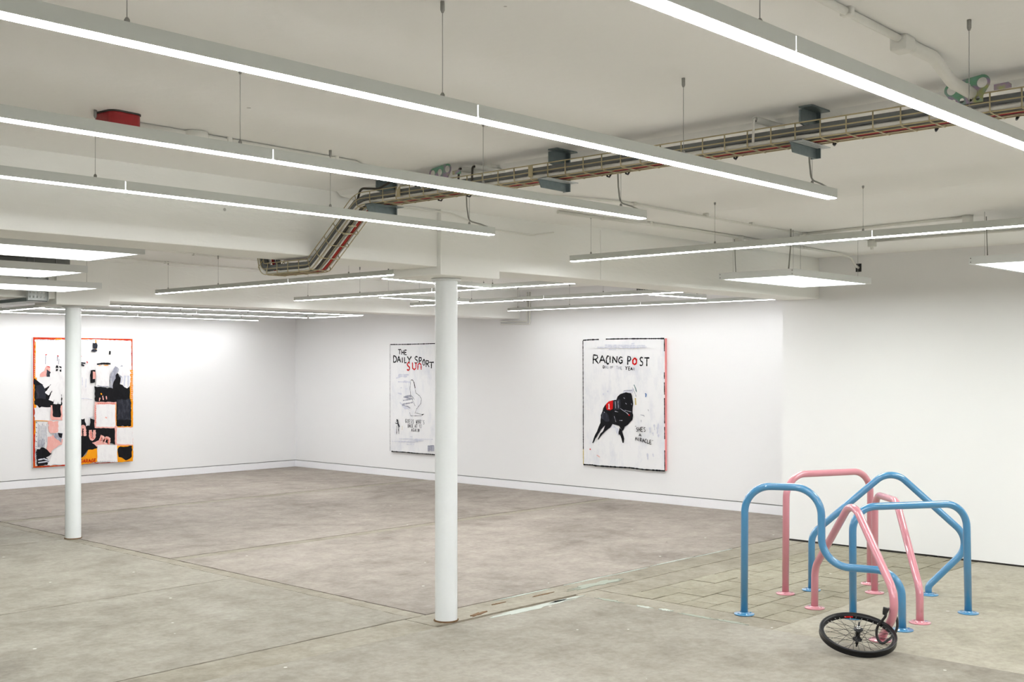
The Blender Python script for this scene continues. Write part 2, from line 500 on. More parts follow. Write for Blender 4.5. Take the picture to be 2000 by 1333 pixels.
MB().box((XF + .03, NIB, .09), (XF + .06, YB + .03, .112)).build('shadow_gap', 'gap2', bb)

# ceiling with a shallow thickened band over the columns, the beams and the column heads
ce = tag(MB().box((X0 - .2, Y0 - .2, ZC), (XF + .2, YB + .2, ZC + .15)).build('ceiling', 'ceil'), kind='structure')
MB().prism([(3.93, ZC + .01), (3.965, ZC - .024), (4.02, ZC - .03), (5.99, ZC - .012), (6.04, ZC - .006), (6.06, ZC + .01)], 'y', Y0, 4.99).build('ceiling_band', 'ceil', ce)
ZB = 2.184
def beam(x0, x1, y0, y1, zb, name='beam'):
    b = MB().box((x0, y0, zb), (x1, y1, ZC + .05)).build(name, 'beam', ce)
    return bevel(b, 0.008, 2)
beam(X0, 4.75, 5.005, 5.34, ZB)
beam(5.15, XN + .05, 4.985, 5.34, ZB)
beam(4.71, 5.22, 4.975, 5.405, 2.135, 'column_head')
beam(X0, 4.75, 9.965, 10.31, ZB)
beam(5.15, XF + .05, 9.96, 10.31, ZB)
beam(4.70, 5.21, 9.935, 10.37, 2.135, 'column_head')
# faint construction steps left in the beam faces
MB().box((6.24, 4.978, ZB + .004), (XN, 4.99, ZC - .02)).build('beam_render', 'beam', ce)

# columns
for i, (cy, lab) in enumerate(((CY[0], 'white round steel column standing in the middle of the room'),
                               (CY[1], 'white round column in front of the orange and black painting'))):
    t = thing('column', lab, 'column', (CX, cy, 0), 0, 'round white columns')
    r = 0.070
    MB().lathe([(r, 0.006), (r, 0.5), (r, 1.2), (r, 2.135)], 48).build('shaft', 'column', t)
    MB().lathe([(r, 2.118), (r + .022, 2.121), (r + .024, 2.133), (r, 2.136)], 48).build('collar', 'column', t)
    pts = []
    for k in range(40):
        a = 2 * math.pi * k / 40
        q = r + .003 + random.uniform(0, .006)
        pts.append((q * math.cos(a), q * math.sin(a)))
    MB().prism(pts, 'z', -.002, .007).build('mortar_bed', 'rust', t)

# ------------------------------------------------------------------ linear lights
LW, LH, LZ = 0.044, 0.036, 2.26
def linear_light(label, p0, p1, wires, joints, z=LZ, power=None, group='suspended linear lights', ceilz=ZC, lit='lamp_on'):
    """lamp along its own x axis from p0 to p1; wires and joints are distances from p0"""
    d = Vector((p1[0] - p0[0], p1[1] - p0[1], 0)); L = d.length
    t = thing('linear_light', label, 'ceiling light', (p0[0], p0[1], z), math.atan2(d.y, d.x), group)
    cuts = [0] + list(joints) + [L]
    w = LW / 2
    for a, b in zip(cuts[:-1], cuts[1:]):
        g0 = 0.0025 if a > 0 else 0.0; g1 = 0.0025 if b < L else 0.0
        # U-shaped body, open below around the diffuser
        prof = [(-w, 0), (-w, LH), (w, LH), (w, 0), (w - .0022, 0), (w - .0022, LH - .012), (-w + .0022, LH - .012), (-w + .0022, 0)]
        MB().prism(prof, 'x', a + g0, b - g1).build('housing', 'alu', t)
        MB().box((a + g0, -w + .0026, -.0027), (b - g1, w - .0026, .006)).build('diffuser', lit, t)
    for jn in joints:
        MB().box((jn - .0025, -w + .0008, .004), (jn + .0025, w - .0008, LH - .002)).build('joint_gap', 'leak', t)
    for e in (0, L):
        s = -1 if e == 0 else 1
        MB().box((min(e, e + s * .003), -w, 0), (max(e, e + s * .003), w, LH)).build('end_cap', 'alu', t)
    dz = ceilz - z
    for q in wires:
        MB().tube([(q, 0, LH + .01), (q, 0, dz - .01)], .0011, 6).build('suspension_wire', 'steel', t)
        MB().lathe([(.0, LH), (.006, LH), (.006, LH + .010), (.003, LH + .015), (0, LH + .015)], 10, (q, 0, 0)).build('wire_gripper', 'fitting', t)
        MB().lathe([(0, dz - .030), (.003, dz - .030), (.006, dz - .023), (.006, dz), (0, dz)], 10, (q, 0, 0)).build('ceiling_anchor', 'fitting', t)
    for q, top in (power or []):
        pts = fillet([(q, 0.004, top), (q + .006, .004, LH + .09), (q + .02, .004, LH + .02), (q + .10, .002, LH + .012), (q + .15, 0, LH + .002)], .03, 5)
        MB().tube(pts, .0035, 6).build('power_cable', 'cable_clear', t)
    return t

wl = [1.02, 1.91, 3.01, 3.88]
for y, lab in ((1.235, 'long linear light slanting across the top right corner of the picture'),
               (2.18, 'longest linear light, second of the four near ones from the right'),
               (3.11, 'near linear light with its left part just below the red box'),
               (4.06, 'near linear light passing over the sloping cable basket')):
    linear_light(lab, (0.16, y), (4.20, y), wl, [2.02], power=[(3.86, 0.235)])
# unseen rows added behind and beside the camera to light the near room
for y, lab in ((0.29, 'added linear light hanging above the camera position, just out of view'),
               (-0.66, 'added linear light behind the camera, nearest to the one overhead'),
               (-1.61, 'added linear light behind the camera, third row back'),
               (-2.56, 'added linear light behind the camera, fourth row back')):
    linear_light(lab, (0.16, y), (4.20, y), wl, [2.02])
linear_light('linear light on the right running towards the near right wall', (5.64, 0.65), (5.64, 4.735),
             [0.8, 2.10, 3.01, 3.93], [2.04], power=[])
linear_light('added linear light out of view beyond the right edge', (5.64, -3.7), (5.64, 0.4), [0.8, 2.10, 3.01, 3.8], [2.04])  # unseen lamp, added to light the near part of the room
fw = [0.4, 1.3, 3.1, 3.93]
linear_light('linear light behind the central column head, nearest of the far row to the cable basket', (5.58, 5.62), (5.58, 9.74), fw, [2.05])
linear_light('linear light second in the far row, crossing behind the top of the central column', (7.17, 5.62), (7.17, 9.76), fw, [2.05])
linear_light('linear light third in the far row, ending just left of the central column', (8.71, 5.62), (8.71, 9.68), fw, [2.05])
linear_light('linear light of the far row closest to the wall with the racing dog', (10.34, 5.62), (10.34, 9.70), fw, [2.05], lit='lamp_wash')
linear_light('short linear light tilted across between the first two far lights', (5.78, 6.74), (7.13, 6.92), [0.1, 1.28], [])
linear_light('short linear light crossing behind the central column, lowest of the cross pieces', (7.40, 8.68), (8.58, 8.65), [0.1, 1.06], [])
linear_light('short linear light joining the two far lights nearest the right wall', (8.84, 6.45), (9.72, 6.43), [0.1, .75], [])
KZ = 2.245
linear_light('linear light of the back bay nearest to the beam', (5.66, 11.80), (9.70, 11.75), wl, [2.02], z=KZ)
linear_light('linear light in the middle of the back bay', (5.95, 13.0), (9.69, 12.95), [1.0, 1.8, 2.8, 3.6], [2.02], z=KZ)
linear_light('linear light of the back bay washing the wall of the orange painting', (5.92, 14.27), (9.80, 14.27), [1.0, 1.8, 2.8, 3.6], [1.95], z=KZ, lit='lamp_wash_back')
linear_light('short cross light at the left end of the back bay rows', (5.90, 12.8), (5.96, 14.2), [0.1, 1.25], [], z=KZ)
linear_light('short cross light at the right end of the back bay rows', (9.72, 11.8), (9.74, 12.92), [0.1, 1.02], [], z=KZ)

# ------------------------------------------------------------------ panel lights
def panel_light(label, x0, x1, y0, y1, z=2.22, cables=True):
    t = thing('panel_light', label, 'ceiling light', ((x0 + x1) / 2, (y0 + y1) / 2, z), 0, 'white rectangular panel lights')
    a, b = (x1 - x0) / 2, (y1 - y0) / 2
    h, fwid = 0.048, 0.03
    fr = MB()
    fr.box((-a, -b, 0), (a, -b + fwid, h)); fr.box((-a, b - fwid, 0), (a, b, h))
    fr.box((-a, -b + fwid, 0), (-a + fwid, b - fwid, h)); fr.box((a - fwid, -b + fwid, 0), (a, b - fwid, h))
    fr.build('frame', 'panel_rim', t)
    MB().box((-a + fwid, -b + fwid, .004), (a - fwid, b - fwid, .010)).build('diffuser', 'panel_on', t)
    MB().box((-a + fwid, -b + fwid, h - .006), (a - fwid, b - fwid, h - .002)).build('back_plate', 'panel_rim', t)
    for sx in (-1, 1):
        for sy in (-1, 1):
            MB().tube([(sx * (a - .1), sy * (b - .06), h - .002), (sx * (a - .1), sy * (b - .06), ZC - z)], .0012, 6).build('suspension_wire', 'steel', t)
    for zz in (.012, .036):
        for sy in (-1, 1):
            o = MB().lathe([(0, 0), (.003, 0), (.003, .0015), (0, .0015)], 8).build('screw', 'black', t)
            o.rotation_euler = (0, -math.pi / 2, 0); o.location = (-a, sy * (b - .012), zz)
    if cables:
        MB().tube(fillet([(-a + .05, -b + .05, ZC - z), (-a + .045, -b + .05, .2), (-a + .02, -b + .05, h)], .05, 6), .005, 8).build('power_cable', 'cable_clear', t)
        MB().tube(fillet([(-a + .10, b - .07, .3), (-a + .11, b - .07, .15), (-a + .12, b - .07, h)], .04, 5), .003, 6).build('earth_cable', 'cable_clear', t)
    return t
panel_light('panel light hanging by the near right wall, whole in view', 7.17, 8.36, 4.01, 4.62)
panel_light('panel light cut off by the right edge of the picture', 7.13, 8.33, 2.17, 2.78)
panel_light('added panel light next to the near right wall, out of view on the right', 7.13, 8.33, 0.3, 0.91, cables=False)  # unseen panel, added for the light it throws on the near room
panel_light('added panel light next to the near right wall, furthest out of view on the right', 7.13, 8.33, -1.6, -0.99, cables=False)  # second unseen panel, also added only to light the near room
panel_light('panel light on the left, largest and highest of the three', 2.10, 3.32, 5.93, 6.56)
panel_light('panel light on the left, middle one of the three', 2.50, 3.72, 7.40, 8.05)
panel_light('panel light on the left, lowest of the three, just above the far column', 3.36, 4.58, 8.87, 9.53)

# ------------------------------------------------------------------ conduits
def conduit(label, pts, r=.0095, clips=(), boxes=(), bend=.05, name='conduit'):
    t = thing(name, label, 'conduit', pts[0])
    o = Vector(pts[0])
    loc = [Vector(p) - o for p in pts]
    MB().tube(fillet(loc, bend, 6), r, 10).build('pipe', 'conduit', t)
    for c in clips:
        q = Vector(c) - o
        b = MB().box((q.x - .011, q.y - .017, q.z - .012), (q.x + .011, q.y + .017, q.z + r + .004))
        bevel(b.build('saddle_clip', 'conduit', t), .003, 1)
    for c in boxes:
        q = Vector(c) - o
        b = MB().lathe([(0, -.042), (.030, -.042), (.033, -.038), (.033, r), (0, r)], 20, tuple(q))
        b.lathe([(0, -.062), (.011, -.062), (.012, -.042)], 12, tuple(q))
        b.build('junction_box', 'conduit', t)
    return t
cz = ZC - .011
conduit('painted conduit clipped to the ceiling above the longest linear light', [(0.6, 2.975, cz), (3.92, 2.975, cz)],
        clips=[(1.34, 2.975, cz), (2.13, 2.975, cz), (2.94, 2.975, cz), (3.74, 2.975, cz)])
t = conduit('painted conduit leading from the red box towards the cable basket', [(2.2, 4.13, cz - .004), (3.4, 4.17, cz - .004), (3.68, 4.36, cz - .004), (3.9, 4.36, cz - .02)], r=.014,
        clips=[(2.70, 4.145, cz), (3.28, 4.166, cz)])
o = Vector((2.2, 4.13, cz - .004))
MB().lathe([(0, -.036), (.044, -.036), (.052, -.028), (.052, .012), (0, .012)], 24, (.34, .008, 0)).build('junction_box', 'conduit', t)
conduit('painted conduit in the top right corner bending down to the zinc bracket', [(1.9, 1.41, cz), (3.22, 1.44, cz)], r=.011, clips=[(2.84, 1.43, cz)])
t = conduit('thick painted conduit swan-necking from its box into the zinc bracket',
            [(3.20, 1.44, cz - .006), (3.42, 1.44, cz - .006), (3.58, 1.45, cz - .050), (3.81, 1.46, cz - .055)], r=.019, bend=.12)
bevel(MB().box((-.03, -.026, -.028), (.035, .026, .017)).build('junction_box', 'conduit', t), .008, 2)
conduit('wavy painted conduit crossing the ceiling between the basket and the right hand boxes',
        [(3.96, 4.55, ZC - .04), (4.4, 4.35, ZC - .04), (4.7, 4.08, ZC - .035), (5.15, 3.98, ZC - .03), (5.30, 3.98, ZC - .03), (7.46, 4.10, cz)], r=.007,
        clips=[(5.29, 3.98, ZC - .03), (6.1, 4.025, cz), (6.7, 4.06, cz)], boxes=[(7.48, 4.10, cz)], bend=.2)
conduit('painted conduit along the ceiling towards the box above the near right wall', [(7.48, 4.08, cz), (7.32, 2.86, cz)], boxes=[(7.32, 2.86, cz)])
conduit('painted conduit next to the right hand beam, entering a hole in the near right wall',
        [(5.25, 4.52, ZC - .03), (6.7, 4.54, cz), (8.95, 4.60, cz), (9.2, 4.60, cz - .02), (9.30, 4.60, cz - .09), (9.36, 4.60, cz - .10)], r=.011,
        clips=[(5.7, 4.525, ZC - .025), (6.2, 4.53, cz), (7.95, 4.57, cz), (8.35, 4.58, cz)], boxes=[(7.35, 4.56, cz)])
o = MB().box((XN - .006, 4.575, 2.405), (XN + .003, 4.625, 2.475)).build('pipe_hole', 'black', wn)
conduit('painted conduit along the top of the near right wall behind the panel lights', [(8.27, 3.95, cz), (8.27, 0.5, cz)],
        boxes=[(8.27, 3.96, cz), (8.27, 2.55, cz)])
conduit('thin painted conduit dipping along the face of the central beam',
        [(4.0, 4.93, ZC - .045), (4.75, 4.93, 2.50), (5.15, 4.962, 2.44), (5.5, 4.962, 2.435), (5.72, 4.962, 2.47)], r=.005, bend=.12,
        clips=[(4.06, 4.93, ZC - .045)])
conduit('upper thin conduit on the ceiling of the far bay behind the left panel light',
        [(3.0, 8.1, cz), (4.2, 8.3, cz), (4.5, 8.6, cz), (5.0, 8.55, cz), (5.6, 8.75, cz), (6.6, 8.75, cz)], r=.007, bend=.3, clips=[(5.3, 8.65, cz)])
conduit('lower thin conduit on the ceiling of the far bay along the far beam',
        [(3.4, 9.1, cz), (4.3, 9.3, cz), (4.9, 9.45, cz), (5.6, 9.55, cz), (7.4, 9.62, cz)], r=.007, bend=.3, clips=[(5.55, 9.545, cz), (6.9, 9.60, cz)])
t = conduit('pair of conduits dropping down the far right wall and ducking under the beam',
        [(XF - .012, 9.82, 2.52), (XF - .012, 9.82, 2.145), (XF - .012, 10.28, 2.155)], r=.010, bend=.02)
MB().tube(fillet([(0, -.045, 0), (0, -.045, -.405), (0, .46, -.398)], .02, 6), .010, 10).build('pipe', 'conduit', t)

# red box on the ceiling
t = thing('ceiling_box', 'red plastic-wrapped box on the ceiling above a linear light', 'box', (2.16, 4.06, ZC))
pr = []
for sx, sy in ((1, 1), (-1, 1), (-1, -1), (1, -1)):
    for k in range(5):
        a = math.atan2(sy, sx) + (k - 2) * math.pi / 10
        pr.append((sx * .035 + .032 * math.cos(a), sy * .035 + .032 * math.sin(a)))
bevel(MB().prism(pr, 'z', -.075, -.004).build('body', 'redbox', t), .006, 2)
MB().prism([(x * 1.04, y * 1.04) for x, y in pr], 'z', -.006, 0).build('base_plate', 'gap', t)
t.rotation_euler = (0, 0, .1)

# ------------------------------------------------------------------ cable basket
TX0, TX1 = 3.765, 3.905
TZ = 2.418
path = fillet([(0, -1.2, TZ), (0, 4.60, TZ), (0, 5.00, 2.105), (0, 5.47, 2.105), (0, 5.56, 2.47), (0, 6.2, 2.47)], [.10, .10, .07, .07], 8)
def resample(p, step):
    out = [p[0]]; acc = 0.0
    for a, b in zip(p[:-1], p[1:]):
        L = (b - a).length; s = step - acc
        while s <= L:
            out.append(a + (b - a) * (s / L)); s += step
        acc = (acc + L) % step
    return out
def tangent_at(p, i):
    return (p[min(i + 1, len(p) - 1)] - p[max(i - 1, 0)]).normalized()
def offset_path(p, x, up):
    res = []
    for i, q in enumerate(p):
        t = tangent_at(p, i)
        n = Vector((1, 0, 0)).cross(t)          # upwards on the level stretch
        res.append(Vector((x, q.y, q.z)) + n * up)
    return res
sgn = 1 if Vector((1, 0, 0)).cross(Vector((0, 1, 0))).z > 0 else -1
bk = thing('cable_basket', 'yellow zinc wire cable basket hung below the ceiling and dipping under the beam', 'cable tray', (0, 0, 0))
SH = 0.062
for x, u_ in ((TX0, SH), (TX0, SH * .5), (TX0 + .008, 0), (TX0 + .055, 0), (TX0 + .105, 0), (TX1 - .008, 0), (TX1, SH * .5), (TX1, SH)):
    MB().tube(offset_path(path, x, u_ * sgn), .0026, 6).build('long_wire', 'basket', bk)
rp = resample(path, 0.1)
for i, q in enumerate(rp):
    t_ = tangent_at(rp, i) if 0 < i < len(rp) - 1 else (rp[1] - rp[0]).normalized()
    n = Vector((1, 0, 0)).cross(t_) * sgn
    P = [Vector((TX0, q.y, q.z)) + n * SH, Vector((TX0, q.y, q.z)) - n * .003, Vector((TX1, q.y, q.z)) - n * .003, Vector((TX1, q.y, q.z)) + n * SH]
    MB().tube(fillet(P, .012, 3), .0026, 6).build('cross_wire', 'basket', bk)
for y in (4.28, 3.40):
    bevel(MB().box((TX0 - .006, y - .012, TZ + .01), (TX0 + .004, y + .012, TZ + .06)).build('coupler', 'basket', bk), .003, 1)
for y in (1.35, 1.62, 2.0, 2.12, 2.42, 2.95, 3.05, 3.62, 3.9, 4.1):
    MB().tube([(TX0 + .10, y, TZ - .012), (TX0 + .13, y + .012, TZ - .012), (TX0 + .14, y, TZ + .012)], .004, 6).build('cable_tie', 'black', bk)

cab = [('grey', 'c_grey', TX0 + .020, .037, .016), ('grey', 'c_grey', TX0 + .122, .031, .012),
       ('white', 'c_white', TX0 + .013, .0105, .007), ('white', 'c_white', TX0 + .030, .0105, .007),
       ('dark', 'c_black', TX0 + .047, .011, .0075), ('grey', 'c_grey', TX0 + .065, .0115, .008),
       ('red', 'c_red', TX0 + .101, .0105, .0075), ('white', 'c_white', TX0 + .082, .0085, .0050),
       ('purple', 'c_purple', TX0 + .1145, .0075, .0045)]
labs = {0: 'thick grey cable along the near side of the wire basket', 1: 'grey cable along the far side of the wire basket',
        2: 'white cable on the near edge of the wire basket floor', 3: 'white cable second from the near edge of the wire basket',
        4: 'dark cable in the middle of the wire basket', 5: 'flat grey cable beside the red one in the wire basket',
        6: 'red cable running through the wire basket', 7: 'thin white cable between the flat grey and red ones in the basket',
        8: 'purple cable at the far edge of the wire basket'}
fine = resample(path, .06)
for k, (nm, mt, x, u_, r) in enumerate(cab):
    ph = random.uniform(0, 6)
    pp = []
    for i, q in enumerate(fine):
        t_ = tangent_at(fine, i)
        n = Vector((1, 0, 0)).cross(t_) * sgn
        w = .0012 * math.sin(q.y * 3.1 + ph) if k not in (0, 6) else 0
        pp.append(Vector((x + w * .6, q.y, q.z)) + n * (u_ + max(0, w * .5)))
    o = MB().tube(pp, r, 8).build('cable', mt)
    tag(o, labs[k], 'cable', 'cables in the wire basket')
    if k == 5:
        for s in (4.70, 4.78):
            i = min(range(len(fine)), key=lambda j: abs(fine[j].y - s))
            q = pp[i]
            MB().box((q.x - .022, q.y - .02, q.z - .018), (q.x + .012, q.y + .012, q.z - .012)).build('cable_tag', 'c_tag', o)

# loose black loops above the end of the basket
o = MB().tube(fillet([(3.78, 4.62, TZ + .02), (3.77, 4.58, TZ + .085), (3.78, 4.45, TZ + .07), (3.79, 4.36, TZ + .10), (3.80, 4.22, TZ + .085), (3.80, 4.16, TZ + .03)], .04, 5), .006, 8).build('cable', 'c_black')
tag(o, 'dark looped cable bulging over the end of the wire basket', 'cable')
o = MB().tube(fillet([(3.77, 4.30, TZ + .02), (3.76, 4.26, TZ + .10), (3.77, 4.16, TZ + .11), (3.775, 4.11, TZ + .03)], .03, 5), .008, 8).build('cable', 'c_white')
tag(o, 'white looped cable by the coupler at the end of the basket', 'cable')

# hanging brackets that carry the basket
for k, (y, lab) in enumerate(((2.105, 'galvanised bracket under the basket, to the right of the longest light'),
                              (3.33, 'galvanised bracket under the basket, between the two middle lights'),
                              (4.50, 'galvanised bracket at the end where the basket slopes down'),
                              (0.88, 'galvanised bracket under the basket beyond the right edge'))):
    t = thing('basket_bracket', lab, 'bracket', (3.92, y, ZC), 0, 'brackets carrying the cable basket')
    zb = 2.372 - ZC
    st = MB().box((-.012, -.004, zb), (.012, .004, 0)); st.box((.006, -.02, zb), (.012, .02, 0))
    st.build('strut', 'galv', t)
    MB().prism([(-.012, -.006), (-.085, -.006), (-.115, -.012), (-.115, -.062), (-.055, -.072), (-.035, -.1), (-.012, -.1)], 'y', -.004, .002).build('top_gusset', 'galv', t)
    MB().box((-.115, -.05, -.006), (.04, .003, 0)).build('top_plate', 'galv', t)
    MB().prism([(-.012, zb), (-.165, zb + .002), (-.185, zb + .041), (-.012, zb + .041)], 'y', -.004, .002).build('arm_web', 'galv', t)
    fl_ = MB()
    for a in range(5):
        fl_.box((-.185, -.004 - a * .011, zb + .037), (.03, .004 - a * .011, zb + .041))
    fl_.box((-.185, -.05, zb + .0375), (-.165, .004, zb + .0405)); fl_.box((.012, -.05, zb + .0375), (.03, .004, zb + .0405)); fl_.box((-.09, -.05, zb + .0375), (-.075, .004, zb + .0405))
    fl_.build('arm_flange', 'galv_light' if k < 2 else 'galv', t)

# zinc brackets with holes
def holed_plate(outline, holes, thick):
    cu = bpy.data.curves.new('plate', 'CURVE'); cu.dimensions = '2D'; cu.fill_mode = 'BOTH'; cu.extrude = thick / 2
    def sp(pts):
        s = cu.splines.new('POLY'); s.points.add(len(pts) - 1); s.use_cyclic_u = True
        for p, q in zip(s.points, pts): p.co = (q[0], q[1], 0, 1)
    sp(outline)
    for cx, cy, r in holes:
        sp([(cx + r * math.cos(2 * math.pi * k / 20), cy + r * math.sin(2 * math.pi * k / 20)) for k in range(20)])
    ob = bpy.data.objects.new('plate_tmp', cu); COL.objects.link(ob)
    dg = bpy.context.evaluated_depsgraph_get()
    me = bpy.data.meshes.new_from_object(ob.evaluated_get(dg))
    bpy.data.objects.remove(ob, do_unlink=True)
    return me
def arc(cx, cy, r, a0, a1, n=8):
    return [(cx + r * math.cos(math.radians(a0 + (a1 - a0) * k / n)), cy + r * math.sin(math.radians(a0 + (a1 - a0) * k / n))) for k in range(n + 1)]
outl = arc(-.048, .052, .024, 200, 90) + arc(.052, .062, .026, 90, -40) + [(.055, .02), (.055, 0), (-.06, 0), (-.06, .03)]
pm = holed_plate(outl, [(-.048, .052, .016), (.0, .052, .017), (.052, .062, .017), (-.042, .013, .008), (-.014, .013, .008), (.014, .013, .008), (.038, .013, .007)], .003)
pm.materials.clear(); pm.materials.append(M['zinc'])
def zbracket(label, y, flip, z=TZ + .035):
    t = thing('outlet_bracket', label, 'bracket', (TX0 - .004, y, z), 0, 'zinc outlet brackets on the basket')
    o = bpy.data.objects.new('holed_plate', pm); COL.objects.link(o); o.parent = t
    o.rotation_euler = (math.pi / 2, 0, -math.pi / 2)
    wg = MB().prism([(0, 0), (.055, .0), (.055, .012), (.045, .020), (0, .018)], 'z', .0, .003).build('side_wing', 'zinc', t)
    wg.location = (0, -.09, .03); wg.rotation_euler = (math.pi / 2, 0, -math.pi / 2)
    return t
zbracket('iridescent zinc outlet bracket receiving the thick swan-necked conduit', 1.475, 1)
zbracket('iridescent zinc outlet bracket peeping over the near light beside two conduit ends', 3.98, 1, TZ + .045)

# open conduit ends above the basket
for (y, x0, lab, mt) in ((2.27, 3.77, 'open conduit end above the basket, left of the near bracket', 'conduit'),
                         (3.86, 3.78, 'open conduit end above the basket, left one of the pair by the zinc bracket', 'conduit'),
                         (3.77, 3.78, 'open conduit end above the basket, right one of the pair by the zinc bracket', 'conduit')):
    t = thing('conduit_stub', lab, 'conduit', (x0, y, ZC - .03))
    tb = MB(); n = 16; r0, r1 = .013, .010
    vs = []; fs = []
    for r, x in ((r0, 0), (r0, .20), (r1, .20), (r1, 0)):
        for k in range(n):
            a = 2 * math.pi * k / n; vs.append((x, r * math.cos(a), r * math.sin(a)))
    for i in range(4):
        for k in range(n):
            j = (i + 1) % 4
            fs.append((i * n + k, i * n + (k + 1) % n, j * n + (k + 1) % n, j * n + k))
    tb.add(vs, fs, True); tb.build('pipe', mt, t)
    dc = MB().lathe([(0, 0), (.0099, 0)], 14).build('dark_core', 'black', t)
    dc.rotation_euler = (0, math.pi / 2, 0); dc.location = (.02, 0, 0)
    MB().tube(fillet([(.05, 0, 0), (-.008, 0, .002), (-.014, 0, -.09)], .012, 5), .005, 8).build('cable', 'c_white' if y < 3 else 'c_black', t)

# perforated tray dropping past the far beam and dark trunking beside it
t = thing('perforated_tray', 'galvanised perforated tray dropping in front of the far beam beside the far column', 'cable tray', (4.50, 9.90, 0))
pf = MB()
for a in range(6):
    pf.box((-.08 + a * .032, .0, 2.16), (-.08 + a * .032 + .018, .004, 2.5))
for z in (2.16, 2.20, 2.235, 2.29, 2.34, 2.40, 2.46):
    pf.box((-.08, .0005, z), (.098, .0035, z + .022))
pf.build('drop_panel', 'galv_light', t)
sd = MB().box((-.083, -.03, 2.16), (-.079, .004, 2.5)); sd.box((.097, -.03, 2.16), (.101, .004, 2.5)); sd.build('drop_flange', 'galv_light', t)
hp = MB()
for a in range(6):
    hp.box((-.08 + a * .032, .0, 2.150), (-.08 + a * .032 + .018, .70, 2.154))
for k in range(15):
    hp.box((-.08, k * .05, 2.1505), (.098, k * .05 + .03, 2.1535))
hp.build('run_panel', 'galv_light', t)
MB().box((-.083, 0, 2.150), (-.079, .70, 2.18)).box((.097, 0, 2.150), (.101, .70, 2.18)).build('run_flange', 'galv', t)
t = thing('cable_trunking', 'dark steel trunking under the ceiling above the middle left panel light', 'trunking', (4.1, 9.75, ZC))
bevel(MB().box((-.9, -.12, -.10), (.58, .12, -.002)).build('body', 'galv_dark', t), .004, 1)
for x in (-.7, -.4, -.1, .2, .45):
    MB().box((x, -.126, -.104), (x + .012, .126, -.001)).build('strap', 'galv_dark', t)
for s in (-.06, .0, .05):
    MB().tube([(-.9, -.15 + s, -.06 + s * .3), (.1, -.135 + s * .2, -.04), (.58, -.13, -.03)], .008, 8).build('cable', 'c_black', t)
# small dark perforated plate under the ceiling of the far right bay
t = thing('perforated_tray', 'small dark perforated tray end under the ceiling at the top of the dog painting wall', 'cable tray', (10.80, 8.0, 2.43))
pf = MB()
for a in range(5):
    pf.box((-.01, -.08 + a * .035, 0), (.0, -.08 + a * .035 + .018, .07))
pf.box((-.01, -.08, 0), (0, .078, .012)); pf.box((-.01, -.08, .04), (0, .078, .052))
pf.build('panel', 'galv_dark', t)
MB().box((0, -.08, .052), (.02, .078, .11)).build('fixing', 'galv_dark', t)

# ------------------------------------------------------------------ bicycle racks
def rack(label, b1, b2, corners, rads, mat, group):
    t = thing('bicycle_rack', label, 'bicycle rack', (b1[0], b1[1], 0), math.atan2(b2[1] - b1[1], b2[0] - b1[0]), group)
    L = math.hypot(b2[0] - b1[0], b2[1] - b1[1])
    pts = [(0, 0, .004)] + [(s, 0, h) for s, h in corners] + [(L, 0, .004)]
    MB().tube(fillet(pts, rads, 14), .0235, 24).build('tube', mat, t)
    for s in (0, L):
        p = MB().lathe([(0, 0), (.064, 0), (.065, .002), (.065, .006), (.062, .008), (.030, .0085), (.026, .014), (.0235, .016)], 36, (s, 0, 0)).build('base_plate', mat, t)
        for k in range(4):
            a = math.pi / 4 + k * math.pi / 2
            MB().lathe([(0, .012), (.0055, .012), (.0065, .010), (.0065, .007)], 8, (s + .046 * math.cos(a), .046 * math.sin(a), 0)).build('bolt', mat, p)
    return t
gb, gp = 'blue bent-tube bicycle racks', 'pink bent-tube bicycle racks'
rack('blue bicycle rack stepping down in an S bend, leftmost of the group', (6.375, 3.917), (6.644, 2.989),
     [(.004, .822), (.485, .834), (.489, .351), (.962, .351)], [.17, .17, .17, .15], 'blue', gb)
rack('plain square-shouldered blue bicycle rack on the right', (6.754, 3.361), (7.384, 2.882), [(-.003, .698), (.778, .706)], [.15, .15], 'blue', gb)
rack('blue bicycle rack bent like an arrow head, highest peak, at the back', (7.379, 3.988), (7.787, 3.313),
     [(.003, .397), (.54, .875), (1.084, .374), (.785, .060)], [.14, .14, .15, .05], 'blue', gb)
rack('plain tall pink bicycle rack at the back left', (7.142, 4.058), (7.876, 3.788), [(.008, .829), (.788, .823)], [.16, .16], 'pink', gp)
rack('pink pointed bicycle rack in front with the wheel locked to it', (6.85, 3.678), (6.31, 2.971),
     [(.003, .269), (.538, .776), (1.116, .251)], [.16, .14, .16], 'pink', gp)
rack('narrow pink bicycle rack with one leg sloping down to the right', (7.597, 3.619), (6.904, 2.993),
     [(.010, .694), (.481, .702), (.931, .208)], [.13, .14, .16], 'pink', gp)

# bicycle wheel without tyre, leaning on its hub
wc = Vector((6.026, 2.968, .0995)); wnv = Vector((-.2278, -.2209, .9483)).normalized()
wt = thing('bicycle_wheel', 'black spoked bicycle wheel without tyre lying by the pink rack', 'bicycle wheel')
wq = Vector((0, 0, 1)).rotation_difference(wnv)
wt.rotation_mode = 'QUATERNION'; wt.rotation_quaternion = wq
wt.location = wc - wnv * .017
R = .211
rimp = [(R - .024, -.011), (R - .024, .011), (R - .016, .014), (R - .006, .017), (R - .001, .017), (R, .014), (R - .004, .006), (R - .004, -.006), (R, -.014), (R - .001, -.017), (R - .006, -.017), (R - .016, -.014), (R - .024, -.011)]
MB().lathe(rimp, 72).build('rim', 'rim', wt)
MB().lathe([(0, -.036), (.010, -.036), (.010, -.034), (.026, -.033), (.026, -.029), (.014, -.027), (.0125, 0), (.014, .027), (.026, .029), (.026, .033), (.010, .034), (.010, .036), (0, .036)], 24).build('hub', 'rim', wt)
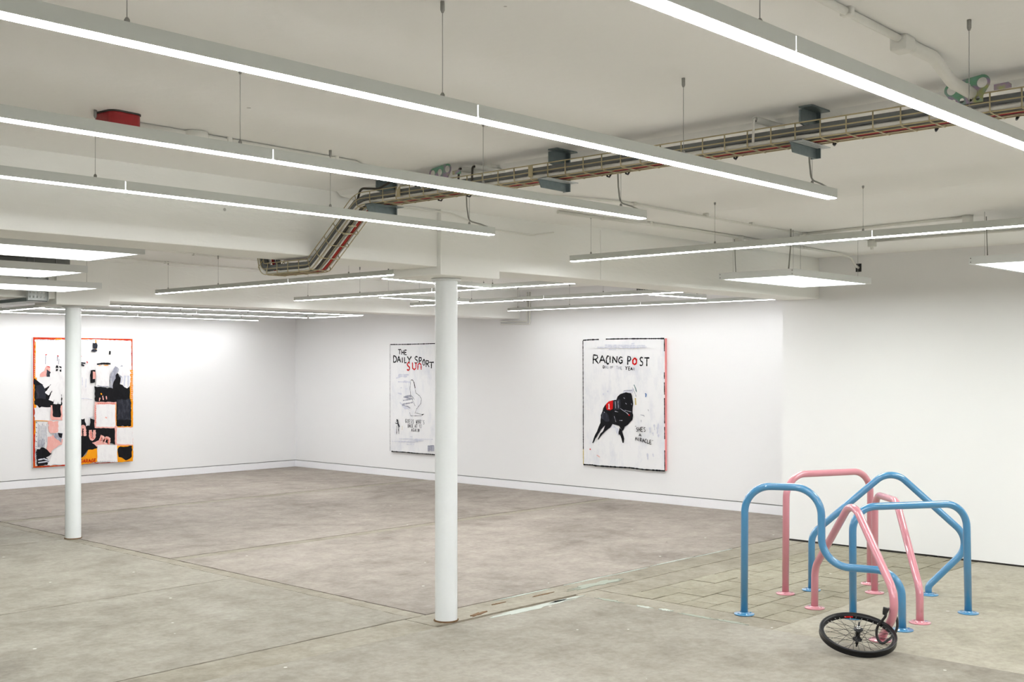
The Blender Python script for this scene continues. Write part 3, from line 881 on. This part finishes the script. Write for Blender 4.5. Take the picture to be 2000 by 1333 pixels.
ax = MB().lathe([(0, -.078), (.005, -.078), (.005, .078), (0, .078)], 12); ax.build('axle', 'rim', wt)
MB().lathe([(.005, .044), (.0095, .044), (.0095, .053), (.005, .053)], 6).build('axle_nut', 'chrome', wt)
MB().lathe([(.005, -.060), (.0095, -.060), (.0095, -.050), (.005, -.050)], 6).build('axle_nut', 'rim', wt)
MB().lathe([(.0, .0375), (.012, .0375), (.012, .043), (.0, .043)], 12).build('cone_washer', 'chrome', wt)
for k in range(36):
    side = 1 if k % 2 else -1
    a = 2 * math.pi * k / 36
    lead = (1 if (k // 2) % 2 else -1) * math.radians(64)
    h = Vector((.024 * math.cos(a + lead), .024 * math.sin(a + lead), side * .031))
    e = Vector(((R - .022) * math.cos(a), (R - .022) * math.sin(a), side * .002))
    MB().tube([h, e], .0011, 5).build('spoke', 'spoke', wt)
    n_ = (e - h).normalized()
    MB().tube([e - n_ * .012, e], .002, 5).build('nipple', 'bolt', wt)
st = MB()
for k in range(5):
    a = 0.55 + k * .05
    st.box((0, 0, 0), (0, 0, 0)) if False else None
arcp = [((R - .0243) * math.cos(.62 + k * .045), (R - .0243) * math.sin(.62 + k * .045)) for k in range(7)]
sv = [(x, y, -.005) for x, y in arcp] + [(x, y, .005) for x, y in arcp]
st.add(sv, [(k, k + 1, k + 8, k + 7) for k in range(6)]); st.build('red_sticker', 'pt_red', wt)

# lock joining the wheel to the pink rack
e1 = Vector((6.85, 3.678, 0)); e2 = Vector((6.31, 2.971, 0)); et = (e2 - e1).normalized()
en = Vector((-et.y, et.x, 0))
if en.dot(Vector((-1, -.9, 0))) < 0: en = -en       # points towards the viewer's side
def EP(s, h, o): return e1 + et * s + Vector((0, 0, h)) + en * o
lk = thing('bicycle_lock', 'black cable lock looped around the wheel rim and the pink rack foot', 'lock', EP(1.0, 0, 0))
lo = lk.location
def EL(s, h, o): return EP(s, h, o) - lo
loop = [EL(*q) for q in ((1.05, .182, .05), (1.025, .150, .056), (.98, .105, .062), (.972, .062, .066), (.982, .028, .06), (1.005, .013, .05), (1.015, .025, .03), (.995, .05, -.022), (1.0, .10, -.046), (.99, .16, -.044), (.985, .198, -.012), (1.01, .206, .03))]
def crom(p, n=8):
    out = []; m = len(p)
    for i in range(m):
        a, b, c, d = p[(i - 1) % m], p[i], p[(i + 1) % m], p[(i + 2) % m]
        for k in range(n):
            t = k / n
            out.append(.5 * ((2 * b) + (c - a) * t + (2 * a - 5 * b + 4 * c - d) * t * t + (3 * b - a - 3 * c + d) * t ** 3))
    return out
MB().tube(crom(loop), .0075, 10, closed=True).build('cable', 'lockcable', lk)
hd = MB().lathe([(0, -.022), (.010, -.022), (.014, -.008), (.0175, .014), (.0175, .020), (0, .021)], 16).build('lock_head', 'lockcable', lk)
hd.location = EL(1.040, .203, .047); hd.rotation_euler = (.25, .15, 0)
PAINTINGS = True

# ------------------------------------------------------------------ paintings
GLY = {   # hand-lettered capitals as brush strokes in a unit box
 'A': [[(0, 0), (.48, 1), (1, 0)], [(.2, .38), (.8, .38)]],
 'B': [[(0, 0), (0, 1), (.7, .92), (.75, .6), (0, .52)], [(0, .52), (.9, .4), (.85, .05), (0, 0)]],
 'C': [[(1, .92), (.5, 1), (.05, .6), (.1, .2), (.5, 0), (1, .1)]],
 'D': [[(.05, 0), (.05, 1), (.7, .85), (1, .5), (.75, .12), (.05, 0)]],
 'E': [[(.9, 1), (.05, 1), (.05, 0), (.95, 0)], [(.05, .52), (.75, .52)]],
 'F': [[(.9, 1), (.05, 1), (.05, 0)], [(.05, .52), (.75, .52)]],
 'G': [[(.95, .9), (.5, 1), (.05, .6), (.1, .2), (.5, 0), (.9, .15), (.95, .45), (.55, .45)]],
 'H': [[(.05, 1), (.05, 0)], [(.95, 1), (.95, 0)], [(.05, .5), (.95, .5)]],
 'I': [[(.5, 1), (.5, 0)]],
 'K': [[(.05, 1), (.05, 0)], [(.9, 1), (.05, .48), (.95, 0)]],
 'L': [[(.1, 1), (.1, 0), (.95, .04)]],
 'M': [[(0, 0), (.12, 1), (.5, .35), (.88, 1), (1, 0)]],
 'N': [[(.05, 0), (.08, 1), (.9, .04), (.95, 1)]],
 'O': [[(.5, 1), (.08, .65), (.1, .2), (.5, 0), (.92, .25), (.9, .75), (.5, 1)]],
 'P': [[(.05, 0), (.08, 1), (.75, .95), (.9, .7), (.6, .48), (.06, .48)]],
 'R': [[(.05, 0), (.08, 1), (.75, .95), (.85, .7), (.55, .5), (.07, .48)], [(.4, .48), (.98, 0)]],
 'S': [[(.9, .9), (.5, 1), (.1, .78), (.35, .55), (.85, .38), (.8, .08), (.4, 0), (.05, .1)]],
 'T': [[(0, 1), (1, 1)], [(.5, 1), (.48, 0)]],
 'U': [[(.05, 1), (.1, .2), (.5, 0), (.9, .2), (.95, 1)]],
 'W': [[(0, 1), (.25, 0), (.5, .7), (.75, 0), (1, 1)]],
 'Y': [[(0, 1), (.48, .5), (1, 1)], [(.48, .5), (.42, 0)]],
 'n': [[(.05, 0), (.1, .8), (.5, 1), (.9, .8), (.95, 0)]],
 '1': [[(.2, .8), (.55, 1), (.5, 0)], [(.1, 0), (.95, 0)]],
 "'": [[(.5, 1), (.4, .75)]],
 '"': [[(.3, 1), (.25, .8)], [(.7, 1), (.65, .8)]],
}

class Painting:
    """canvas in its own frame: x to the right, z up, y towards the wall; sketch() maps sketch units to it"""
    def __init__(self, label, loc, rotz, w, h, sketch, mat='cv_white', depth=.036, side=None):
        self.t = thing('painting', label, 'painting', loc, rotz)
        self.w, self.h, self.sk = w, h, sketch
        self.lay = 0
        self.rng = random.Random(len(label))
        c = MB().box((0, -depth, 0), (w, 0, h)).build('canvas', mat, self.t)
        self.d = depth
        if side:
            MB().box((w, -depth + .001, 0.0), (w + .003, 0, h)).build('painted_edge', side, self.t)
    def y(self):
        self.lay += 1
        return -self.d - .0006 - .00035 * self.lay
    def P(self, p):
        a, b = self.sk(*p)
        return a * self.w, b * self.h
    def poly(self, pts, mat, name='paint_patch', jag=0.006, step=0.03):
        q = [self.P(p) for p in pts]
        out = []
        n = len(q)
        for i in range(n):
            a, b = q[i], q[(i + 1) % n]
            L = math.hypot(b[0] - a[0], b[1] - a[1]); m = max(1, int(L / step))
            for k in range(m):
                out.append((a[0] + (b[0] - a[0]) * k / m + self.rng.uniform(-jag, jag), a[1] + (b[1] - a[1]) * k / m + self.rng.uniform(-jag, jag)))
        out = [(min(max(x, 0), self.w), min(max(z, 0), self.h)) for x, z in out]
        return self.face(out, mat, name)
    def rect(self, x0, y0, x1, y1, mat, name='paint_patch', jag=0.006):
        return self.poly([(x0, y0), (x1, y0), (x1, y1), (x0, y1)], mat, name, jag)
    def face(self, pts, mat, name):
        y = self.y()
        me = bpy.data.meshes.new(name)
        bm = bmesh.new()
        vs = [bm.verts.new((x, y, z)) for x, z in pts]
        es = [bm.edges.new((vs[i], vs[(i + 1) % len(vs)])) for i in range(len(vs)) if vs[i] is not vs[(i + 1) % len(vs)]]
        bmesh.ops.triangle_fill(bm, use_beauty=True, edges=es)
        for f in bm.faces:
            if f.normal.y > 0: f.normal_flip()
        bm.to_mesh(me); bm.free()
        me.materials.append(M[mat])
        o = bpy.data.objects.new(name, me); COL.objects.link(o); o.parent = self.t
        return o
    def ribbon(self, mb, pts, wid, y, vary=.25):
        """flat brush stroke along metric points"""
        P = [Vector((a, 0, b)) for a, b in pts]
        fine = []
        for a, b in zip(P[:-1], P[1:]):
            m = max(1, int((b - a).length / .015))
            fine += [a + (b - a) * (k / m) for k in range(m)]
        fine.append(P[-1])
        vs = []
        for i, p in enumerate(fine):
            t = fine[min(i + 1, len(fine) - 1)] - fine[max(i - 1, 0)]
            n = Vector((-t.z, 0, t.x)).normalized()
            w = wid / 2 * (1 + self.rng.uniform(-vary, vary))
            vs.append((p.x + n.x * w, y, p.z + n.z * w)); vs.append((p.x - n.x * w, y, p.z - n.z * w))
        fs = [(2 * i, 2 * i + 1, 2 * i + 3, 2 * i + 2) for i in range(len(fine) - 1)]
        mb.add(vs, fs)
    def strokes(self, lines, wid, mat, name='brush_stroke', vary=.3):
        y = self.y()
        for i, ln in enumerate(lines):
            mb = MB()
            self.ribbon(mb, [self.P(p) for p in ln], wid, y - i * .00003, vary)
            mb.build(name, mat, self.t, recalc=False)
    def letters(self, items, wid, mat, name='letter'):
        """items: (char, x0, y_top, x1, y_bottom) in sketch units"""
        y = self.y()
        for ch, x0, yt, x1, yb in items:
            mb = MB()
            for k, st_ in enumerate(GLY[ch]):
                pts = [self.P((x0 + (x1 - x0) * a, yb + (yt - yb) * b)) for a, b in st_]
                self.ribbon(mb, pts, wid, y - k * .00004, .25)
            mb.build(name, mat, self.t, recalc=False)
    def line(self, text, x0, x1, yt, yb, wid, mat, slope=0, name='letter'):
        n = len(text); cw_ = (x1 - x0) / n
        it = []
        for i, ch in enumerate(text):
            if ch == ' ': continue
            dy = slope * (i * cw_) + self.rng.uniform(-.06, .06) * (yb - yt)
            it.append((ch, x0 + i * cw_ + cw_ * .12, yt + dy, x0 + i * cw_ + cw_ * .72, yb + dy))
        return self.letters(it, wid, mat, name)

# --- painting of orange, black and white blocks on the back wall
def sk1(x, y):
    a = (x - 111) / 892
    yt = 90 + 10 * a; yb = 1263 - 63 * a
    return a, 1 - (y - yt) / (yb - yt)
p1 = Painting('orange, black and white block painting on the back wall', (6.640, YB - .002, .254), 0, 1.395, 1.698, sk1, 'pt_white')
p1.poly([(111, 90), (1003, 100), (1003, 1200), (111, 1263)], 'pt_redorange', 'border_paint', 0)
r = p1.rect
p1.poly([(124, 112), (655, 106), (990, 116), (994, 390), (990, 1190), (600, 1226), (128, 1246)], 'pt_white', 'white_field', .004)
r(655, 108, 664, 215, 'pt_orange', 'paint_patch', .002)
p1.strokes([[(130, 130), (128, 260), (124, 470)], [(128, 720), (126, 960)], [(300, 108), (355, 104)]], .014, 'pt_orange')
r(116, 455, 140, 720, 'pt_orange')
p1.poly([(120, 462), (150, 478), (200, 520), (262, 505), (300, 560), (358, 600), (358, 725), (262, 720), (160, 720), (122, 690)], 'pt_black', jag=.01)
p1.rect(135, 520, 212, 645, 'pt_slate', jag=.01)
p1.strokes([[(140, 580), (210, 575)], [(138, 620), (215, 640)], [(140, 545), (200, 540)]], .02, 'pt_slate')
cx, cy = 345, 430
for ex, ey, w in ((170, 478, .05), (165, 452, .04), (200, 535, .055), (225, 600, .06), (262, 660, .065), (300, 690, .06), (335, 695, .04), (400, 690, .07), (450, 640, .07)):
    p1.strokes([[(cx, cy), ((cx + ex) / 2, (cy + ey) / 2), (ex, ey)]], w, 'pt_white', 'brush_stroke', .15)
p1.poly([(165, 420), (205, 390), (220, 345), (255, 360), (250, 440), (165, 445)], 'pt_pink')
p1.poly([(222, 380), (258, 400), (250, 445), (225, 445)], 'pt_slate')
p1.strokes([[(215, 250), (213, 330)], [(318, 255), (316, 300)], [(330, 285), (326, 330)]], .01, 'pt_grey')
for x, y in ((312, 385), (345, 390), (340, 355), (312, 355)):
    r(x - 9, y - 9, x + 9, y + 9, 'pt_black', jag=.008)
p1.strokes([[(212, 248), (226, 246)], [(230, 352), (252, 358)], [(316, 250), (324, 262)]], .012, 'pt_red')
r(258, 700, 358, 832, 'pt_pink')
r(276, 690, 345, 808, 'pt_black', jag=.008)
r(120, 726, 242, 838, 'pt_white')
p1.strokes([[(122, 838), (240, 842)]], .008, 'pt_orange')
r(236, 842, 318, 945, 'pt_pink', jag=.012)
p1.poly([(225, 990), (290, 960), (356, 1000), (350, 1060), (290, 1080), (260, 1130), (220, 1090)], 'pt_pink', jag=.014)
p1.poly([(280, 955), (356, 945), (356, 1030), (300, 1015)], 'pt_grey', jag=.016)
r(325, 950, 352, 990, 'pt_black', jag=.012)
p1.strokes([[(150 + 12 * k, 865 + (k % 3) * 10), (152 + 11 * k, 1060 - (k % 4) * 14)] for k in range(7)], .006, 'pt_grey')
p1.strokes([[(150 + 13 * k, 1000 + (k % 3) * 8), (151 + 12 * k, 1075)] for k in range(5)], .012, 'pt_grey')
p1.poly([(135, 1095), (200, 1080), (262, 1140), (215, 1172), (255, 1225), (145, 1240), (135, 1170)], 'pt_black', jag=.012)
p1.strokes([[(150, 1190), (200, 1180), (250, 1200)], [(150, 1215), (220, 1205), (270, 1222)]], .016, 'pt_pale')
p1.poly([(270, 1110), (358, 1060), (358, 1232), (235, 1238), (255, 1190)], 'pt_white', jag=.012)
p1.strokes([[(128, 860), (134, 850), (140, 862)], [(130, 895), (138, 905)], [(128, 940), (138, 948)], [(130, 985), (140, 975)], [(128, 1020), (138, 1030)]], .006, 'pt_black')
p1.strokes([[(126, 1070 + 20 * k), (138, 1070 + 20 * k)] for k in range(8)], .006, 'pt_grey')
# right half
r(606, 384, 650, 495, 'pt_black'); r(626, 395, 652, 462, 'pt_pink')
r(626, 135, 666, 185, 'pt_slate', jag=.012); r(616, 195, 664, 216, 'pt_slate', jag=.01)
p1.strokes([[(665, 330), (720, 322), (790, 325)], [(785, 210), (783, 242)]], .022, 'pt_black')
p1.strokes([[(515, 330), (550, 345)], [(520, 318), (560, 322)]], .022, 'pt_slate')
p1.strokes([[(515, 250), (525, 262)], [(572, 305), (580, 318)]], .012, 'pt_red')
p1.strokes([[(680, 345), (770, 338)]], .012, 'pt_orange')
p1.poly([(645, 528), (800, 545), (815, 450), (850, 400), (890, 470), (930, 420), (978, 520), (986, 640), (986, 884), (845, 884), (840, 680), (645, 664)], 'pt_black', jag=.008)
r(972, 380, 1001, 660, 'pt_orange', jag=.003); r(984, 660, 1002, 900, 'pt_orange', jag=.003)
p1.strokes([[(982, 395 + 17 * k), (998, 393 + 17 * k)] for k in range(15)], .010, 'pt_pink')
p1.strokes([[(114, 262 + 17 * k), (128, 258 + 17 * k)] for k in range(11)], .008, 'pt_pink')
p1.strokes([[(984, 130 + 16 * k), (994, 129 + 16 * k)] for k in range(12)], .005, 'pt_grey')
p1.strokes([[(140 + 14 * k, 110), (141 + 14 * k, 118)] for k in range(14)], .006, 'pt_black')
p1.strokes([[(520 + 14 * k, 112), (521 + 14 * k, 119)] for k in range(9)], .006, 'pt_grey')
p1.poly([(776, 520), (790, 430), (850, 345), (868, 390), (830, 450), (806, 545)], 'pt_grey', jag=.012)
p1.strokes([[(840, 350), (800, 420), (785, 480)], [(900, 340), (840, 400), (810, 470)], [(870, 425), (905, 455)]], .024, 'pt_grey')
p1.poly([(865, 355), (960, 340), (976, 400), (972, 520), (945, 540), (905, 520), (880, 500), (908, 450), (860, 415)], 'pt_white', jag=.012)
p1.strokes([[(885, 500), (900, 440)], [(915, 525), (925, 430)], [(955, 535), (955, 430)]], .028, 'pt_pale')
r(655, 340, 778, 530, 'pt_white', jag=.008)
p1.strokes([[(668, 520), (715, 530), (770, 528)]], .012, 'pt_grey')
r(850, 640, 980, 822, 'pt_slate', jag=.012)
p1.strokes([[(690, 630), (684, 660)], [(715, 612), (722, 650)], [(748, 615), (752, 645)]], .016, 'pt_pink')
p1.strokes([[(698, 590), (708, 602)]], .014, 'pt_orange')
p1.strokes([[(515, 640), (560, 635), (620, 650)], [(530, 445), (532, 520)], [(565, 460), (560, 540)], [(590, 810), (630, 800)]], .01, 'pt_pale')
p1.poly([(510, 822), (552, 820), (562, 890), (600, 880), (600, 820), (645, 830), (648, 895), (835, 890), (838, 1052), (700, 1020), (664, 1084), (622, 1100), (572, 1102), (532, 1165), (505, 1172)], 'pt_black', jag=.008)
r(640, 668, 842, 902, 'pt_pink', jag=.004)
r(656, 690, 832, 892, 'pt_white', jag=.005)
p1.strokes([[(644, 700 + 18 * k), (652, 712 + 18 * k)] for k in range(9)] + [[(668 + 18 * k, 678), (680 + 18 * k, 684)] for k in range(9)], .006, 'pt_redorange')
p1.strokes([[(738, 805), (755, 812)]], .02, 'pt_pink')
p1.strokes([[(836, 680), (840, 880)]], .008, 'pt_orange')
r(828, 888, 998, 1060, 'pt_pink', jag=.004)
r(846, 896, 997, 1046, 'pt_white', jag=.005)
p1.strokes([[(850, 890), (990, 888)]], .01, 'pt_orange')
p1.poly([(505, 1185), (560, 1140), (580, 1100), (664, 1086), (700, 1200), (505, 1236)], 'pt_orange', jag=.008)
p1.poly([(846, 1060), (1000, 1056), (1000, 1196), (846, 1210)], 'pt_orange', jag=.004)
p1.poly([(856, 1068), (990, 1062), (994, 1160), (930, 1185), (860, 1165)], 'pt_black', jag=.014)
p1.poly([(622, 1030), (690, 1012), (760, 1040), (700, 1090), (655, 1075)], 'pt_pink', jag=.01)
p1.letters([('n', 512, 885, 555, 975), ('U', 600, 920, 640, 1005)], .042, 'pt_pink')
p1.strokes([[(682, 1045), (700, 975), (722, 985), (720, 1035), (745, 985), (775, 1000), (768, 1065)]], .036, 'pt_pink', 'letter')
p1.strokes([[(604, 930), (610, 990), (634, 995)], [(690, 1020), (704, 985)], [(728, 1010), (748, 992), (768, 1010), (762, 1050)]], .008, 'pt_redorange', 'letter')
r(664, 1052, 850, 1206, 'pt_white', jag=.005)
p1.strokes([[(690 + 16 * k, 1198), (696 + 16 * k, 1202)] for k in range(10)], .006, 'pt_grey')
p1.letters([(c, 512 + i * 24.5, 1184 - i, 530 + i * 24.5, 1214 - i) for i, c in enumerate('GARAGE')], .012, 'pt_redorange')

# --- newspaper front page paintings on the far right wall
def sk2(x, y):
    a = (x - 115) / 455 * .78
    yt = 120 - 12.8 * a; yb = 1190 + 41 * a
    return a, 1 - (y - yt) / (yb - yt)
p2 = Painting('white front page painting with black and red lettering half hidden by the central column', (XF - .002, 12.443, .357), -math.pi / 2, 1.21, 1.528, sk2)
p2.strokes([[(117, 122), (300, 119), (570, 110)], [(130, 1190), (230, 1196), (300, 1200), (380, 1208), (480, 1214), (566, 1220)]], .012, 'pt_black')
p2.strokes([[(117, 125), (116, 600), (117, 1186)]], .006, 'pt_slate')
p2.letters([('T', 200, 172, 232, 220), ('H', 236, 178, 258, 224), ('E', 266, 178, 290, 224)], .014, 'pt_black')
p2.letters([('D', 152, 232, 186, 302), ('A', 192, 238, 226, 300), ('I', 238, 250, 250, 304), ('L', 264, 248, 288, 304), ('Y', 294, 240, 336, 306),
            ('S', 366, 240, 402, 308), ('P', 412, 250, 440, 315), ('O', 448, 268, 472, 330), ('R', 480, 280, 512, 345), ('T', 512, 298, 556, 358)], .017, 'pt_black')
p2.letters([('S', 290, 300, 322, 378), ('U', 344, 300, 384, 372), ('n', 398, 308, 436, 372)], .018, 'pt_red')
rng = random.Random(3)
p2.strokes([[(rng.uniform(165, 300), y0 := rng.uniform(410, 770)), (rng.uniform(180, 330), y0 + rng.uniform(-25, 35))] for k in range(16)], .018, 'pt_pale', vary=.5)
p2.strokes([[(rng.uniform(240, 300), y0 := rng.uniform(640, 740)), (rng.uniform(290, 360), y0 + rng.uniform(-20, 20))] for k in range(8)], .016, 'pt_grey', vary=.5)
p2.strokes([[(330, 640), (322, 560), (330, 480), (345, 472), (362, 500), (372, 560), (382, 605), (420, 635), (437, 665), (430, 710), (385, 770)],
            [(330, 645), (375, 735)], [(345, 640), (365, 670)], [(382, 805), (410, 812), (440, 820)], [(320, 800), (330, 835), (440, 832)], [(384, 775), (372, 812)]], .005, 'pt_slate', vary=.5)
p2.strokes([[(334, 476), (348, 474), (362, 500), (374, 555)], [(440, 824), (462, 816)]], .011, 'pt_black', vary=.5)
p2.line("GUESS WHO'S", 275, 470, 866, 905, .006, 'pt_slate', .06)
p2.line("BACK AT IT", 300, 440, 916, 950, .006, 'pt_slate', .04)
p2.line("AGAIN", 335, 420, 958, 992, .006, 'pt_slate', .03)
p2.strokes([[(185, 870), (200, 880), (210, 940)], [(172, 905), (195, 915)], [(190, 930), (186, 1020)], [(205, 945), (210, 1015)], [(178, 885), (205, 900)]], .008, 'pt_black', vary=.6)
p2.strokes([[(195, 900), (215, 945)], [(190, 872), (200, 890)]], .024, 'pt_slate', vary=.5)
p2.strokes([[(245, 935), (243, 975)]], .006, 'pt_ochre')
p2.strokes([[(rng.uniform(130, 480), y0 := rng.uniform(1040, 1120)), (rng.uniform(200, 560), y0 + rng.uniform(-5, 10))] for k in range(9)], .008, 'pt_pale', vary=.6)
p2.strokes([[(500, 1140 + 12 * k), (560, 1135 + 12 * k)] for k in range(4)], .03, 'pt_grey', vary=.4)

def sk3(x, y):
    a = (x - 90) / 734
    yt = 118 - 24 * a; yb = 1238 + 48 * a
    return a, 1 - (y - yt) / (yb - yt)
p3 = Painting('white front page painting of a black racing dog with a red bib', (XF - .002, 8.880, .380), -math.pi / 2, 1.21, 1.517, sk3, side='pt_sidepink')
p3.strokes([[(91, 122), (160, 116), (240, 112)], [(304, 108), (500, 102), (820, 96)]], .014, 'pt_black')
p3.strokes([[(91, 125), (93, 700), (94, 1180)]], .011, 'pt_black'); p3.strokes([[(94, 1100), (95, 1236)]], .012, 'pt_ochre')
p3.strokes([[(95, 1237), (180, 1240), (210, 1247), (420, 1258), (520, 1262), (640, 1276), (826, 1286)]], .016, 'pt_black')
p3.strokes([[(821, 98), (821, 210)], [(821, 400), (821, 460)], [(821, 490), (822, 600)], [(822, 630), (823, 860)], [(823, 890), (824, 1000)], [(824, 1100), (825, 1285)]], .011, 'pt_black')
p3.letters([('R', 185, 252, 238, 330), ('A', 246, 256, 300, 324), ('C', 308, 258, 334, 332), ('I', 336, 262, 352, 320), ('N', 366, 262, 410, 322), ('G', 420, 266, 458, 324),
            ('S', 608, 266, 640, 342), ('T', 650, 272, 694, 346)], .016, 'pt_black')
p3.letters([('P', 502, 262, 534, 336)], .016, 'pt_slate')
p3.letters([('O', 546, 274, 584, 334)], .02, 'pt_red')
p3.letters([('D', 280, 346, 296, 370), ('Y', 482, 350, 502, 382), ('E', 510, 354, 526, 384), ('A', 530, 358, 546, 384)], .009, 'pt_black')
p3.letters([('O', 300, 348, 312, 370), ('G', 316, 348, 330, 372), ('O', 345, 350, 356, 372), ('F', 360, 350, 370, 372), ('T', 400, 350, 416, 376), ('H', 420, 352, 434, 378), ('E', 440, 354, 454, 380), ('R', 552, 362, 566, 386)], .006, 'pt_grey')
# dog
p3.poly([(545, 590), (565, 545), (540, 555), (470, 570), (460, 590)], 'pt_pale', jag=.006)
p3.strokes([[(560, 515), (575, 550), (582, 580)]], .010, 'pt_teal'); p3.strokes([[(545, 540), (570, 590), (578, 625)], [(555, 560), (582, 620)]], .005, 'pt_grey')
p3.strokes([[(572, 635), (574, 660), (576, 695)]], .018, 'pt_ochre')
p3.strokes([[(470, 570), (500, 566), (545, 568)]], .008, 'pt_grey')
p3.poly([(370, 880), (425, 910), (418, 975), (400, 950), (395, 905), (345, 905)], 'pt_pale', jag=.006)
p3.poly([(412, 625), (440, 598), (490, 585), (535, 590), (548, 640), (553, 690), (548, 720), (552, 790), (545, 830), (510, 872), (475, 895), (462, 920), (445, 918), (430, 890), (395, 878), (365, 870),
         (350, 900), (310, 930), (270, 970), (238, 1012), (232, 1005), (250, 970), (290, 920), (300, 880), (262, 920), (225, 985), (190, 1042), (180, 1042), (195, 1000), (235, 915), (258, 860), (262, 790), (285, 730), (310, 690), (345, 665), (405, 650)], 'pt_black', 'dog', .004)
p3.poly([(435, 905), (455, 930), (472, 1000), (470, 1038), (458, 1036), (445, 985), (432, 960), (425, 965), (422, 945)], 'pt_black', 'dog', .004)
p3.poly([(455, 900), (480, 890), (470, 920), (440, 950), (428, 968), (424, 950), (440, 925)], 'pt_black', 'dog', .003)
p3.poly([(270, 770), (300, 760), (330, 790), (340, 850), (300, 850), (270, 820)], 'pt_slate', 'dog', .006)
p3.poly([(376, 660), (440, 650), (440, 735), (380, 742)], 'pt_slate', 'dog', .005)
p3.poly([(310, 690), (335, 668), (372, 655), (371, 735), (345, 748), (316, 742), (308, 720)], 'pt_red', 'red_bib', .003)
p3.letters([('1', 328, 690, 346, 732)], .011, 'pt_white')
p3.strokes([[(470, 632), (480, 640)], [(486, 680), (496, 690)], [(538, 684), (542, 696)], [(440, 730), (500, 770), (520, 790)], [(390, 755), (420, 762)], [(480, 745), (540, 760)],
            [(290, 760), (298, 770)], [(385, 800), (400, 850)], [(430, 838), (460, 838)], [(395, 665), (398, 730)], [(420, 660), (424, 725)]], .006, 'pt_grey', vary=.6)
p3.strokes([[(515, 785), (524, 792)]], .014, 'pt_red')
p3.strokes([[(660, 590), (668, 600), (664, 625)]], .012, 'pt_blue')
p3.strokes([[(620, 785), (650, 790), (652, 802)], [(685, 735), (690, 750)], [(625, 830), (626, 850)]], .007, 'pt_grey')
p3.strokes([[(280, 600), (292, 606)], [(325, 570), (330, 585)]], .022, 'pt_pale')
p3.strokes([[(160, 1095), (168, 1104)]], .014, 'pt_red'); p3.strokes([[(225, 1150), (255, 1170)]], .008, 'pt_pink')
p3.strokes([[(rng.uniform(120, 700), y0 := rng.uniform(140, 240)), (rng.uniform(250, 760), y0 + rng.uniform(-4, 8))] for k in range(6)], .010, 'pt_pale', vary=.6)
p3.strokes([[(x0 := rng.uniform(680, 790), y0 := rng.uniform(800, 1150)), (x0 + rng.uniform(-6, 6), y0 + rng.uniform(20, 60))] for k in range(9)], .018, 'pt_pale', vary=.6)
p3.letters([('"', 572, 886, 584, 905), ('S', 584, 898, 598, 934), ('H', 602, 896, 618, 934), ('E', 624, 896, 640, 934), ("'", 640, 892, 650, 912), ('S', 648, 898, 664, 934)], .008, 'pt_black')
p3.letters([('A', 606, 952, 626, 978)], .008, 'pt_black')
p3.letters([(c, 576 + i * 20.5, 984 + i * 4.5, 592 + i * 20.5, 1016 + i * 5) for i, c in enumerate('MIRACLE')] + [('"', 720, 1012, 732, 1030)], .008, 'pt_black')
